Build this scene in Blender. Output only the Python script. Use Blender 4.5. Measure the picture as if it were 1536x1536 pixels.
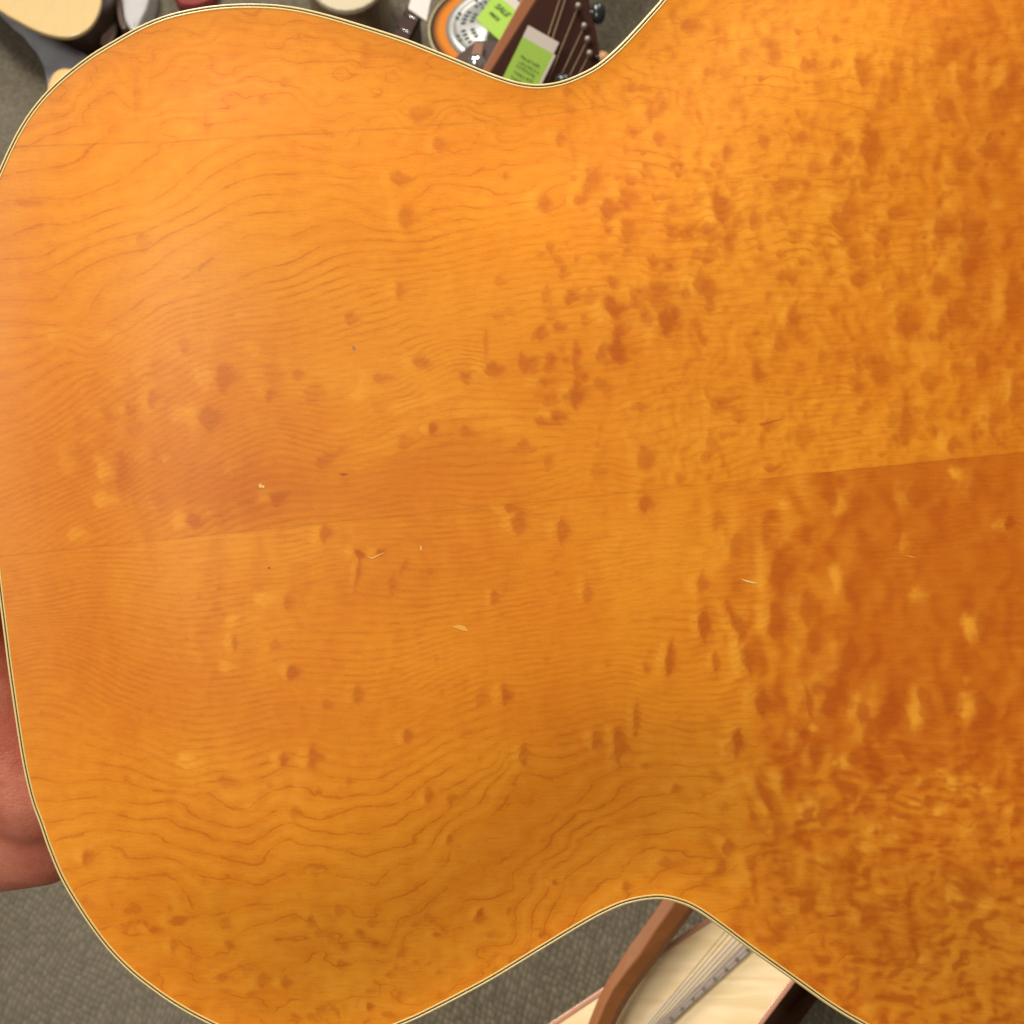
import bpy, bmesh, math, random
import numpy as np
from mathutils import Vector, Matrix

random.seed(7)
for o in list(bpy.data.objects):
    bpy.data.objects.remove(o)
scene = bpy.context.scene
COL = scene.collection

# ------------------------------------------------------------------ camera
S = 0.000194            # metres per photograph pixel on the guitar's back
D = 0.36                # camera to rim of the guitar back
FPX = D / S
HC = 0.95               # camera height over the carpet
PITCH = math.radians(60)
CAM = Vector((0, 0, HC))
FWD = Vector((0, math.cos(PITCH), -math.sin(PITCH)))
RGT = Vector((1, 0, 0))
UPV = Vector((0, math.sin(PITCH), math.cos(PITCH)))
cam_d = bpy.data.cameras.new('camera')
cam = bpy.data.objects.new('camera', cam_d)
COL.objects.link(cam)
cam.location = CAM
cam.rotation_euler = (math.pi / 2 - PITCH, 0, 0)
cam_d.sensor_width = 36
cam_d.lens = 18 / math.tan(math.atan(768 / FPX))
cam_d.clip_start = 0.01
cam_d.clip_end = 50
cam_d.dof.use_dof = True
cam_d.dof.focus_distance = D - 0.004
cam_d.dof.aperture_fstop = cam_d.lens / 1.35
scene.camera = cam

# ------------------------------------------------------------------ light
world = bpy.data.worlds.new('World')
scene.world = world
world.use_nodes = True
wb = world.node_tree.nodes['Background']
wb.inputs[0].default_value = (1.0, 0.93, 0.82, 1)
wb.inputs[1].default_value = 0.22


def area(name, loc, target, sx, sy, power, color):
    l = bpy.data.lights.new(name, 'AREA')
    l.shape = 'RECTANGLE'
    l.size, l.size_y = sx, sy
    l.energy = power
    l.color = color
    o = bpy.data.objects.new(name, l)
    COL.objects.link(o)
    o.location = loc
    d = Vector(target) - Vector(loc)
    o.rotation_euler = d.to_track_quat('-Z', 'Y').to_euler()
    return o


area('ceiling_lamp', (-0.85, 1.8, 2.35), (-0.05, 0.25, 0.5), 0.6, 1.2, 74, (1.0, 0.94, 0.84))
area('ceiling_lamp', (0.7, 2.5, 2.5), (0.2, 1.5, 0.0), 0.6, 1.2, 38, (1.0, 0.94, 0.86))  # extra lamp, added to brighten the far carpet
area('ceiling_lamp', (-0.95, -0.40, 2.35), (-0.03, 0.2, 0.55), 0.4, 0.6, 22, (1.0, 0.93, 0.82))

vs = scene.view_settings
vs.view_transform = 'Standard'
vs.look = 'None'
vs.exposure = 0.0
vs.gamma = 1.0
vs.use_curve_mapping = False


# ------------------------------------------------------------------ helpers
def tag(o, label=None, cat=None, group=None, kind=None):
    if label: o['label'] = label
    if cat: o['category'] = cat
    if group: o['group'] = group
    if kind: o['kind'] = kind
    return o


def empty(name, loc=(0, 0, 0)):
    o = bpy.data.objects.new(name, None)
    COL.objects.link(o)
    o.location = loc
    o.empty_display_size = 0.02
    return o


def put(name, me, mat, parent=None, smooth=False):
    o = bpy.data.objects.new(name, me)
    COL.objects.link(o)
    if mat: me.materials.append(mat)
    if smooth:
        for p in me.polygons: p.use_smooth = True
    if parent:
        o.parent = parent
        o.matrix_parent_inverse = Matrix.Translation(parent.location).inverted()
    return o


def bm_obj(name, bm, mat, parent=None, smooth=False):
    me = bpy.data.meshes.new(name)
    bmesh.ops.recalc_face_normals(bm, faces=bm.faces)
    bm.to_mesh(me); bm.free()
    return put(name, me, mat, parent, smooth)


def cam_pt(px, py, d):
    return CAM + d * (FWD + RGT * ((px - 768) / FPX) - UPV * ((py - 768) / FPX))


def floor_pt(px, py, z=0.0):
    v = FWD + RGT * ((px - 768) / FPX) - UPV * ((py - 768) / FPX)
    return CAM + v * ((z - HC) / v.z)


def smooth_loop(pts, n=8, closed=True):
    P = [Vector(p) for p in pts]
    out = []
    m = len(P)
    rng = range(m) if closed else range(m - 1)
    for i in rng:
        if closed:
            p0, p1, p2, p3 = P[i - 1], P[i], P[(i + 1) % m], P[(i + 2) % m]
        else:
            p0, p1, p2, p3 = P[max(i - 1, 0)], P[i], P[i + 1], P[min(i + 2, m - 1)]
        for k in range(n):
            t = k / n
            out.append(0.5 * ((2 * p1) + (p2 - p0) * t + (2 * p0 - 5 * p1 + 4 * p2 - p3) * t * t
                              + (3 * p1 - p0 - 3 * p2 + p3) * t ** 3))
    if not closed: out.append(P[-1])
    return out


def slab(name, top, ext, mat, parent=None, bevel=0.0, seg=2):
    """closed solid: polygon `top` (world points) pushed along vector ext"""
    bm = bmesh.new()
    ext = Vector(ext)
    a = [bm.verts.new(p) for p in top]
    b = [bm.verts.new(Vector(p) + ext) for p in top]
    n = len(a)
    bm.faces.new(a)
    bm.faces.new(b[::-1])
    for i in range(n):
        bm.faces.new((a[i], b[i], b[(i + 1) % n], a[(i + 1) % n]))
    bmesh.ops.recalc_face_normals(bm, faces=bm.faces)
    if bevel > 0:
        es = [e for e in bm.edges if (e.verts[0] in a and e.verts[1] in a)]
        bmesh.ops.bevel(bm, geom=es, offset=bevel, segments=seg, profile=0.5, affect='EDGES')
    return bm_obj(name, bm, mat, parent, smooth=False)


def tube(name, pts, r, mat, parent=None, n=8, flat=1.0):
    """swept tube; r scalar or list"""
    bm = bmesh.new()
    P = [Vector(p) for p in pts]
    rings = []
    ref = Vector((0, 0, 1))
    for i, p in enumerate(P):
        t = (P[min(i + 1, len(P) - 1)] - P[max(i - 1, 0)]).normalized()
        x = t.cross(ref)
        if x.length < 1e-4: x = t.cross(Vector((1, 0, 0)))
        x.normalize()
        y = t.cross(x).normalized()
        rr = r[i] if isinstance(r, (list, tuple)) else r
        rings.append([bm.verts.new(p + x * (rr * math.cos(2 * math.pi * k / n)) + y * (flat * rr * math.sin(2 * math.pi * k / n)))
                      for k in range(n)])
    for i in range(len(rings) - 1):
        for k in range(n):
            bm.faces.new((rings[i][k], rings[i][(k + 1) % n], rings[i + 1][(k + 1) % n], rings[i + 1][k]))
    bm.faces.new(rings[0][::-1]); bm.faces.new(rings[-1])
    return bm_obj(name, bm, mat, parent, smooth=True)


def ball(name, c, rx, ry, rz, mat, parent=None, rot=None):
    bm = bmesh.new()
    bmesh.ops.create_uvsphere(bm, u_segments=20, v_segments=12, radius=1)
    M = Matrix.Translation(c) @ (rot or Matrix()) @ Matrix.Diagonal((rx, ry, rz, 1))
    bmesh.ops.transform(bm, matrix=M, verts=bm.verts)
    return bm_obj(name, bm, mat, parent, smooth=True)


class N:
    """tiny node helper"""
    def __init__(s, name):
        s.m = bpy.data.materials.new(name)
        s.m.use_nodes = True
        s.t = s.m.node_tree
        s.b = s.t.nodes['Principled BSDF']

    def new(s, kind, **kw):
        n = s.t.nodes.new(kind)
        for k, v in kw.items(): setattr(n, k, v)
        return n

    def link(s, a, b): s.t.links.new(a, b)

    def _in(s, sock, v):
        if isinstance(v, (int, float)): sock.default_value = v
        elif isinstance(v, tuple): sock.default_value = v
        else: s.link(v, sock)

    def math(s, op, a, b=0.0, c=0.0, clamp=False):
        n = s.new('ShaderNodeMath', operation=op, use_clamp=clamp)
        s._in(n.inputs[0], a); s._in(n.inputs[1], b)
        s._in(n.inputs[2], c)
        return n.outputs[0]

    def mix(s, f, a, b, mode='MIX'):
        n = s.new('ShaderNodeMix', data_type='RGBA', blend_type=mode)
        s._in(n.inputs[0], f); s._in(n.inputs[6], a); s._in(n.inputs[7], b)
        return n.outputs[2]

    def attr(s, name):
        return s.new('ShaderNodeAttribute', attribute_name=name).outputs['Fac']

    def coord(s, scale=(1, 1, 1), rot=(0, 0, 0)):
        tc = s.new('ShaderNodeTexCoord')
        mp = s.new('ShaderNodeMapping')
        mp.inputs['Scale'].default_value = scale
        mp.inputs['Rotation'].default_value = rot
        s.link(tc.outputs['Object'], mp.inputs[0])
        return mp.outputs[0]

    def noise(s, vec, scale, detail=2.0, rough=0.5, dist=0.0):
        n = s.new('ShaderNodeTexNoise')
        n.inputs['Scale'].default_value = scale
        n.inputs['Detail'].default_value = detail
        n.inputs['Roughness'].default_value = rough
        n.inputs['Distortion'].default_value = dist
        s.link(vec, n.inputs['Vector'])
        return n.outputs['Fac']

    def smooth(s, x, lo, hi, a=0.0, b=1.0):
        n = s.new('ShaderNodeMapRange', interpolation_type='SMOOTHSTEP')
        s._in(n.inputs[0], x); s._in(n.inputs[1], lo); s._in(n.inputs[2], hi)
        s._in(n.inputs[3], a); s._in(n.inputs[4], b)
        return n.outputs[0]

    def bump(s, h, strength=0.3, dist=0.001):
        n = s.new('ShaderNodeBump')
        n.inputs['Strength'].default_value = strength
        n.inputs['Distance'].default_value = dist
        s.link(h, n.inputs['Height'])
        s.link(n.outputs[0], s.b.inputs['Normal'])

    def set(s, **kw):
        for k, v in kw.items(): s._in(s.b.inputs[k.replace('_', ' ')], v)
        return s.m


def plain(name, col, rough=0.5, metal=0.0, var=0.12, scale=60, coat=0.0, stretch=(1, 1, 1), spec=0.5):
    n = N(name)
    f = n.noise(n.coord(stretch), scale, 4, 0.6)
    k = n.math('MULTIPLY_ADD', f, 2 * var, 1 - var)
    c = n.mix(1.0, (*col, 1), n.mix(k, (0, 0, 0, 1), (1, 1, 1, 1)), 'MULTIPLY')
    n.set(Base_Color=c, Roughness=rough, Metallic=metal, Coat_Weight=coat)
    n.b.inputs['Specular IOR Level'].default_value = spec
    return n.m


# ------------------------------------------------------------------ numpy noise
_rng = np.random.RandomState(11)
_LAT = _rng.rand(8, 256, 256).astype(np.float32)


def vnoise(x, y, ch=0):
    xi = np.floor(x).astype(int); yi = np.floor(y).astype(int)
    fx = x - xi; fy = y - yi
    fx = fx * fx * fx * (fx * (fx * 6 - 15) + 10)
    fy = fy * fy * fy * (fy * (fy * 6 - 15) + 10)
    L = _LAT[ch % 8]
    a = L[xi & 255, yi & 255]; b = L[(xi + 1) & 255, yi & 255]
    c = L[xi & 255, (yi + 1) & 255]; d = L[(xi + 1) & 255, (yi + 1) & 255]
    return (a * (1 - fx) + b * fx) * (1 - fy) + (c * (1 - fx) + d * fx) * fy


def fbm(x, y, ch=0, oct=3, gain=0.5):
    s = np.zeros_like(x); amp = 1.0; tot = 0
    for k in range(oct):
        s = s + amp * vnoise(x * 2 ** k + 17.3 * k + 5, y * 2 ** k + 9.1 * k + 5, ch + k)
        tot += amp; amp *= gain
    return s / tot


def sstep(a, b, x):
    t = np.clip((x - a) / (b - a), 0, 1)
    return t * t * (3 - 2 * t)


# ------------------------------------------------------------------ carpet
def make_carpet():
    n = N('carpet_loops')
    v = n.coord()
    warp = n.noise(v, 9, 2)
    co = n.coord((270, 185, 185), (0, 0, 0.42))
    add = n.new('ShaderNodeVectorMath', operation='ADD')
    n.link(co, add.inputs[0])
    sc = n.new('ShaderNodeVectorMath', operation='SCALE')
    cmb = n.new('ShaderNodeCombineXYZ')
    n.link(warp, cmb.inputs[0]); n.link(n.noise(v, 13, 2), cmb.inputs[1])
    n.link(cmb.outputs[0], sc.inputs[0]); sc.inputs['Scale'].default_value = 5
    n.link(sc.outputs[0], add.inputs[1])
    vo = n.new('ShaderNodeTexVoronoi', feature='F1')
    vo.inputs['Scale'].default_value = 1.0
    vo.inputs['Randomness'].default_value = 0.4
    n.link(add.outputs[0], vo.inputs['Vector'])
    loop = n.smooth(vo.outputs['Distance'], 0.1, 0.75, 1.0, 0.0)
    sep = n.new('ShaderNodeSeparateColor')
    n.link(vo.outputs['Color'], sep.inputs[0])
    c = n.mix(sep.outputs[0], (0.094, 0.078, 0.056, 1), (0.155, 0.131, 0.097, 1))
    c = n.mix(n.math('MULTIPLY', sep.outputs[1], 0.35), c, (0.175, 0.170, 0.095, 1))
    c = n.mix(n.math('MULTIPLY_ADD', loop, -0.6, 0.6), c, (0.065, 0.050, 0.036, 1))  # crevice shade between the loops, mixed into the colour
    big = n.noise(v, 3.0, 3)
    c = n.mix(n.smooth(big, 0.4, 0.7, 0, 0.25), c, (0.23, 0.20, 0.165, 1))
    n.set(Base_Color=c, Roughness=1.0)
    n.b.inputs['Specular IOR Level'].default_value = 0.1
    n.bump(loop, 0.6, 0.0015)
    bm = bmesh.new()
    for p in ((-6, -4, 0), (6, -4, 0), (6, 9, 0), (-6, 9, 0)): bm.verts.new(p)
    bm.faces.new(bm.verts[:])
    tag(bm_obj('carpet', bm, n.m), 'taupe loop pile carpet covering the floor', 'carpet', kind='structure')


make_carpet()

# ------------------------------------------------------------------ the guitar
AX = np.array([0.9948, -0.1015]); NX = np.array([0.1015, 0.9948]); O0 = np.array([0.0, 835.0])


def axp(al, pe):
    p = O0 + al * AX + pe * NX
    return (p[0], p[1])


OUT = [(0, 245), (25, 194), (52, 154), (86, 118), (130, 83), (167, 60), (208, 37), (250, 20), (299, 9), (349, 3.5), (400, 3.5),
       (442, 8), (483, 17), (525, 29), (567, 42), (608, 55.5), (650, 72), (692, 89), (725, 103), (758, 115), (782, 121.5),
       (809, 124), (838, 120), (866, 110), (895, 94.5), (924, 70), (952, 41), (981, 9), (1010, -22)]
OUT += [axp(a, -p) for a, p in ((1170, 800), (1250, 848), (1350, 905), (1480, 965), (1650, 1020), (1830, 1045), (2000, 1030),
                                (2180, 970), (2340, 850), (2460, 680), (2535, 450), (2570, 200))]
OUT += [axp(2578, 0)]
OUT += [axp(a, p) for a, p in ((2570, 200), (2535, 450), (2460, 680), (2340, 850), (2180, 970), (2000, 1030), (1830, 1045),
                               (1650, 1020), (1480, 965), (1360, 905))]
OUT += [(1330, 1558), (1281, 1534), (1239, 1508), (1190, 1473), (1124, 1426), (1084, 1396), (1047, 1370), (1019, 1357), (987, 1351),
        (946, 1357), (910, 1371), (873, 1391), (828, 1418), (782, 1446), (739, 1472), (691, 1498), (652, 1518), (614, 1536),
        (560, 1556), (505, 1569), (450, 1574), (395, 1568), (345, 1553), (299, 1532), (260, 1510), (228, 1488), (195, 1462), (163, 1430),
        (137, 1397), (111, 1358), (88, 1318), (70, 1275), (57, 1237), (46, 1207), (37, 1173), (28.5, 1130), (21.5, 1085),
        (15, 1040), (9, 998), (3, 950), (-7, 870), (-17, 780), (-27, 680), (-33, 590), (-37, 500), (-36, 420), (-30, 350), (-18, 292)]
OUTL = np.array([(p.x, p.y) for p in smooth_loop([(x, y, 0) for x, y in OUT], 5)])
_t = np.roll(OUTL, -1, 0) - np.roll(OUTL, 1, 0)
_t /= np.linalg.norm(_t, axis=1)[:, None]
INW = np.stack([-_t[:, 1], _t[:, 0]], 1)          # inward normal (loop runs clockwise on screen)
INSET = 9.6
INL = OUTL + INW * INSET


def loc(px, py, z=0.0):
    """guitar plan pixel -> world"""
    return CAM + FWD * (D - z) + RGT * ((px - 768) * S) - UPV * ((py - 768) * S)


def loc_arr(x, y, z):
    C = np.array(CAM); F = np.array(FWD); R = np.array(RGT); U = np.array(UPV)
    return C + (D - z)[:, None] * F + ((x - 768) * S)[:, None] * R - ((y - 768) * S)[:, None] * U


GUITAR = empty('acoustic_guitar', loc(768, 768, -0.08))
tag(GUITAR, 'honey amber figured maple guitar with cream and black edge binding, held back side up', 'guitar')

# boundary functions of the inset outline
_il = int(np.argmin(INL[:, 0])); _ir = int(np.argmax(INL[:, 0]))
_roll = np.roll(INL, -_il, 0); _k = (_ir - _il) % len(INL)
_top = _roll[:_k + 1]; _bot = np.vstack([_roll[_k:], _roll[:1]])[::-1]


def _mono(p):
    keep = [0]
    for i in range(1, len(p)):
        if p[i, 0] > p[keep[-1], 0] + 1e-3: keep.append(i)
    return p[keep]


_top = _mono(_top); _bot = _mono(_bot)
yt = lambda x: np.interp(x, _top[:, 0], _top[:, 1])
yb = lambda x: np.interp(x, _bot[:, 0], _bot[:, 1])
ys = lambda x: 835 - 0.102 * x
_WX = [-60, 30, 290, 512, 680, 800, 900, 1000, 2600]; _WY = [224, 220, 211, 198, 186, 175, 161, 150, -20]
yw = lambda x: np.interp(x, _WX, _WY)
XMIN, XMAX = _top[0, 0], _top[-1, 0]


def edge_dist(x, y):
    A = INL[::3]; B = np.roll(A, -1, 0)
    out = np.full(x.shape, 1e9)
    for a, b in zip(A, B):
        d = b - a; L2 = d @ d
        t = np.clip(((x - a[0]) * d[0] + (y - a[1]) * d[1]) / L2, 0, 1)
        out = np.minimum(out, (x - a[0] - t * d[0]) ** 2 + (y - a[1] - t * d[1]) ** 2)
    return np.sqrt(out)


# arch of the back, sampled on a coarse grid then interpolated
GX = np.arange(-60, 2640, 12.0); GY = np.arange(-420, 1900, 12.0)
GXX, GYY = np.meshgrid(GX, GY)
_d = edge_dist(GXX.ravel(), GYY.ravel()).reshape(GXX.shape)
ARCH = 0.0100 * (1 - np.exp(-(_d / 210.0) ** 2)) + 0.00002 * 0
for _ in range(6):
    ARCH[1:-1, 1:-1] = (ARCH[1:-1, 1:-1] * 2 + ARCH[:-2, 1:-1] + ARCH[2:, 1:-1] + ARCH[1:-1, :-2] + ARCH[1:-1, 2:]) / 6


def bil(G, x, y):
    u = np.clip((x - GX[0]) / 12.0, 0, len(GX) - 1.001); v = np.clip((y - GY[0]) / 12.0, 0, len(GY) - 1.001)
    i = u.astype(int); j = v.astype(int); fu = u - i; fv = v - j
    return (G[j, i] * (1 - fu) + G[j, i + 1] * fu) * (1 - fv) + (G[j + 1, i] * (1 - fu) + G[j + 1, i + 1] * fu) * fv


def arch(x, y):
    return bil(ARCH, x, y) * sstep(0, 60, np.minimum(y - yt(x), yb(x) - y).clip(0) + 2)


# ---- year rings: each polyline is one ring of the maple, numbered outward from the centre joint
LOW = [
    (0, [(0, 838), (300, 804), (600, 774), (900, 743), (1200, 713), (1500, 682)]),
    (6, [(20, 880), (100, 862), (167, 860), (233, 866), (300, 866), (367, 855), (433, 850)]),
    (12, [(20, 922), (83, 915), (187, 905), (233, 914), (293, 920), (340, 912), (400, 900), (520, 880)]),
    (20, [(30, 960), (83, 953), (127, 960), (187, 986), (233, 1001), (283, 1008), (327, 1008), (380, 1000), (417, 990), (512, 992), (600, 985)]),
    (33, [(50, 1093), (123, 1113), (160, 1127), (207, 1140), (253, 1160), (287, 1168), (320, 1160), (367, 1158), (400, 1143), (440, 1130), (512, 1150), (555, 1152), (589, 1140)]),
    (35, [(77, 1171), (100, 1175), (151, 1172), (194, 1178), (219, 1187), (259, 1188), (287, 1194), (304, 1188), (380, 1205), (430, 1180), (512, 1197), (555, 1197), (589, 1187), (612, 1168),
          (662, 1137), (712, 1117), (765, 1094), (845, 1077), (929, 1057)]),
    (36, [(60, 1203), (100, 1198), (134, 1194), (194, 1205), (233, 1209), (265, 1202), (282, 1216), (304, 1228), (336, 1243),
          (364, 1248), (392, 1236), (418, 1216), (449, 1222), (497, 1222), (536, 1216)]),
    (37, [(100, 1233), (145, 1222), (179, 1226), (256, 1232), (293, 1245), (319, 1259), (350, 1269), (390, 1265), (412, 1250),
          (446, 1244), (469, 1249), (536, 1251), (555, 1254), (595, 1237), (629, 1224), (665, 1192), (745, 1145)]),
    (38, [(100, 1265), (117, 1260), (160, 1248), (185, 1253), (219, 1260), (259, 1265), (299, 1272), (316, 1282), (336, 1296),
          (370, 1304), (401, 1299), (410, 1284), (425, 1273), (483, 1275), (536, 1287), (600, 1268), (660, 1222)]),
    (39, [(110, 1300), (130, 1290), (171, 1275), (185, 1287), (211, 1292), (236, 1284), (259, 1284), (276, 1299), (316, 1323),
          (355, 1326), (412, 1324), (432, 1319), (455, 1326), (475, 1316), (497, 1324), (545, 1327), (579, 1317), (595, 1301),
          (639, 1281), (662, 1254), (679, 1237), (719, 1211), (729, 1187), (745, 1171), (765, 1141)]),
    (40, [(114, 1337), (140, 1327), (171, 1319), (208, 1326), (242, 1314), (265, 1314), (279, 1338), (299, 1360), (321, 1369),
          (355, 1369), (407, 1361), (446, 1357), (475, 1367), (512, 1371), (555, 1369), (595, 1357), (622, 1341), (655, 1314),
          (687, 1280), (699, 1262), (732, 1244), (765, 1217), (789, 1218), (812, 1204), (829, 1187), (880, 1150), (1000, 1130)]),
    (41, [(140, 1440), (276, 1409), (327, 1404), (361, 1390), (412, 1387), (446, 1375), (466, 1384), (480, 1401), (512, 1408), (569, 1411),
          (585, 1404), (602, 1381), (639, 1367), (665, 1337), (704, 1330), (742, 1303), (779, 1271), (799, 1241), (825, 1231),
          (862, 1211), (889, 1178), (1024, 1148), (1057, 1147)]),
    (42, [(248, 1438), (265, 1452), (299, 1458), (375, 1435), (426, 1431), (477, 1445), (560, 1450), (655, 1402), (699, 1391), (706, 1355), (759, 1337), (779, 1307),
          (805, 1274), (845, 1241), (895, 1211), (922, 1191), (952, 1174), (995, 1171), (1024, 1172), (1084, 1168)]),
    (43, [(387, 1517), (455, 1503), (477, 1520), (600, 1500), (752, 1411), (775, 1360), (802, 1325), (812, 1297), (835, 1274), (852, 1261), (879, 1237), (929, 1211),
          (979, 1197), (1024, 1196), (1084, 1186), (1124, 1172)]),
    (44, [(819, 1307), (862, 1266), (905, 1241), (939, 1224), (959, 1227), (985, 1217), (1024, 1221), (1074, 1227)]),
    (45, [(830, 1360), (882, 1301), (902, 1277), (919, 1264), (945, 1254), (979, 1247), (1024, 1244), (1100, 1250)]),
    (46, [(1184, 1254), (1231, 1261), (1277, 1246), (1324, 1267), (1341, 1272), (1420, 1262)]),
    (47, [(1191, 1287), (1237, 1290), (1271, 1279), (1301, 1287), (1334, 1301), (1374, 1299), (1407, 1322), (1500, 1320)]),
    (48.5, [(1150, 1330), (1237, 1335), (1320, 1345), (1420, 1352), (1536, 1365)]),
    (50, [(1200, 1380), (1371, 1374), (1424, 1384), (1457, 1391), (1536, 1407)]),
    (53, [(1300, 1480), (1420, 1470), (1536, 1480)]),
    (25, [(1024, 977), (1057, 967)]), (30, [(1024, 1027), (1074, 1020), (1111, 1010)]), (36, [(1024, 1083), (1074, 1083), (1180, 1060)]),
    (28, [(700, 1020), (765, 1010), (845, 1000)]), (17, [(700, 930), (800, 915), (900, 895), (1000, 870)]), (9, [(800, 840), (1000, 815)]),
    (20, [(1250, 870), (1400, 860), (1536, 840)]), (38, [(1300, 1110), (1400, 1120), (1536, 1130)]), (44, [(1400, 1200), (1536, 1205)]),
]
UPP = [
    (14, [(0, 835)]), (8, [(150, 820)]), (3.5, [(300, 804)]), (1, [(450, 789)]),
    (0, [(600, 774), (900, 743), (1200, 713), (1500, 682)]),
    (37, [(120, 505), (160, 480), (200, 457), (240, 430), (277, 410), (300, 393), (333, 370), (367, 352), (400, 347), (440, 352), (473, 336), (512, 328)]),
    (36, [(150, 525), (193, 497), (227, 470), (267, 450), (307, 443), (350, 423), (400, 400), (433, 395), (473, 373), (512, 360), (585, 363), (640, 360)]),
    (38, [(90, 490), (133, 467), (145, 440), (170, 420), (220, 405), (260, 375), (300, 355), (350, 330)]),
    (39.5, [(0, 432), (50, 425), (83, 407), (133, 380), (167, 368), (210, 360), (250, 340), (300, 318), (350, 290), (420, 275), (500, 270)]),
    (41, [(0, 388), (67, 383), (117, 357), (160, 340), (207, 325), (233, 320), (277, 297), (310, 267), (350, 242), (400, 225)]),
    (42, [(0, 360), (33, 343), (67, 333), (127, 328), (167, 313), (217, 303), (253, 285), (290, 250)]),
    (43, [(0, 303), (93, 297), (150, 280), (190, 262), (210, 235), (260, 205)]),
    (35.5, [(0, 550), (50, 535), (100, 512)]),
    (31, [(0, 650), (50, 633), (100, 600), (150, 565), (200, 535), (270, 500), (340, 482)]),
    (26, [(0, 705), (60, 680), (120, 645), (180, 610), (250, 575), (310, 545)]),
    (20, [(0, 770), (80, 735), (160, 700), (230, 655), (300, 615), (370, 590)]), (11, [(130, 790), (230, 745), (320, 700), (420, 660)]),
    (25, [(450, 535), (545, 510), (612, 490), (655, 488), (699, 477), (745, 470), (799, 460), (845, 457), (895, 453)]),
    (23.3, [(602, 527), (645, 510), (689, 503), (725, 500), (779, 490), (812, 481), (862, 481)]),
    (17, [(512, 620), (555, 597), (595, 587), (645, 562), (679, 545), (705, 547), (725, 557), (780, 555)]),
    (12, [(560, 655), (602, 637), (645, 622), (692, 612), (765, 610)]),
    (9, [(500, 700), (600, 680), (700, 665), (789, 652), (845, 655), (912, 660), (945, 653), (1024, 632), (1100, 625)]),
    (6, [(700, 712), (812, 705), (845, 690), (912, 685), (945, 695), (1024, 690)]),
    (30, [(1030, 400), (1100, 392), (1141, 383), (1174, 373), (1211, 373), (1257, 387)]),
    (34, [(1124, 325), (1151, 315), (1184, 320), (1211, 323), (1227, 319), (1257, 330)]),
    (37, [(1084, 293), (1124, 283), (1164, 283), (1211, 297)]),
    (41, [(1060, 260), (1111, 250), (1184, 230), (1231, 230)]),
    (44, [(1024, 195), (1061, 162), (1101, 147), (1151, 148), (1197, 155)]),
    (46, [(1024, 137), (1067, 118), (1117, 115), (1191, 122)]),
    (49, [(1100, 10), (1151, 17), (1211, 27), (1324, 43), (1440, 60)]),
    (38.7, [(600, 320), (645, 293), (679, 290), (725, 293), (785, 288), (840, 270), (900, 262)]),
    (40, [(609, 262), (662, 253), (745, 247), (810, 246)]),
    (43, [(500, 190), (650, 170), (800, 160)]), (46, [(200, 110), (350, 90), (500, 100)]), (48, [(250, 40), (400, 30), (520, 55)]),
    (44.5, [(60, 230), (150, 190), (300, 150)]),
    (20, [(1200, 520), (1350, 505), (1500, 495)]), (38, [(1400, 290), (1500, 280)]), (45, [(1350, 150), (1500, 150)]),
    (9, [(1200, 625), (1350, 610), (1500, 595)]), (30, [(1400, 385), (1500, 380)]),
]


def tps_field(lines, lam):
    P = []; V = []
    for v, pts in lines:
        q = np.array(pts, float)
        P.append(q)
        V += [v] * len(q)
    P = np.vstack(P) / 1000.0; V = np.array(V, float)
    n = len(P)
    def U(r2): return np.where(r2 > 1e-12, 0.5 * r2 * np.log(np.maximum(r2, 1e-12)), 0)
    K = U(((P[:, None] - P[None]) ** 2).sum(-1)) + lam * np.eye(n)
    Q = np.hstack([np.ones((n, 1)), P])
    A = np.block([[K, Q], [Q.T, np.zeros((3, 3))]])
    w = np.linalg.solve(A, np.concatenate([V, np.zeros(3)]))
    X = np.stack([GXX.ravel(), GYY.ravel()], 1) / 1000.0
    out = np.empty(len(X))
    for i in range(0, len(X), 8000):
        c = X[i:i + 8000]
        out[i:i + 8000] = U(((c[:, None] - P[None]) ** 2).sum(-1)) @ w[:n] + w[n] + c @ w[n + 1:]
    F = out.reshape(GXX.shape)
    gy, gx = np.gradient(F, 12.0)
    return F, np.sqrt(gx ** 2 + gy ** 2)


F_LOW, G_LOW = tps_field(LOW, 6e-5)
F_UPP, G_UPP = tps_field(UPP, 1.5e-4)

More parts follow.
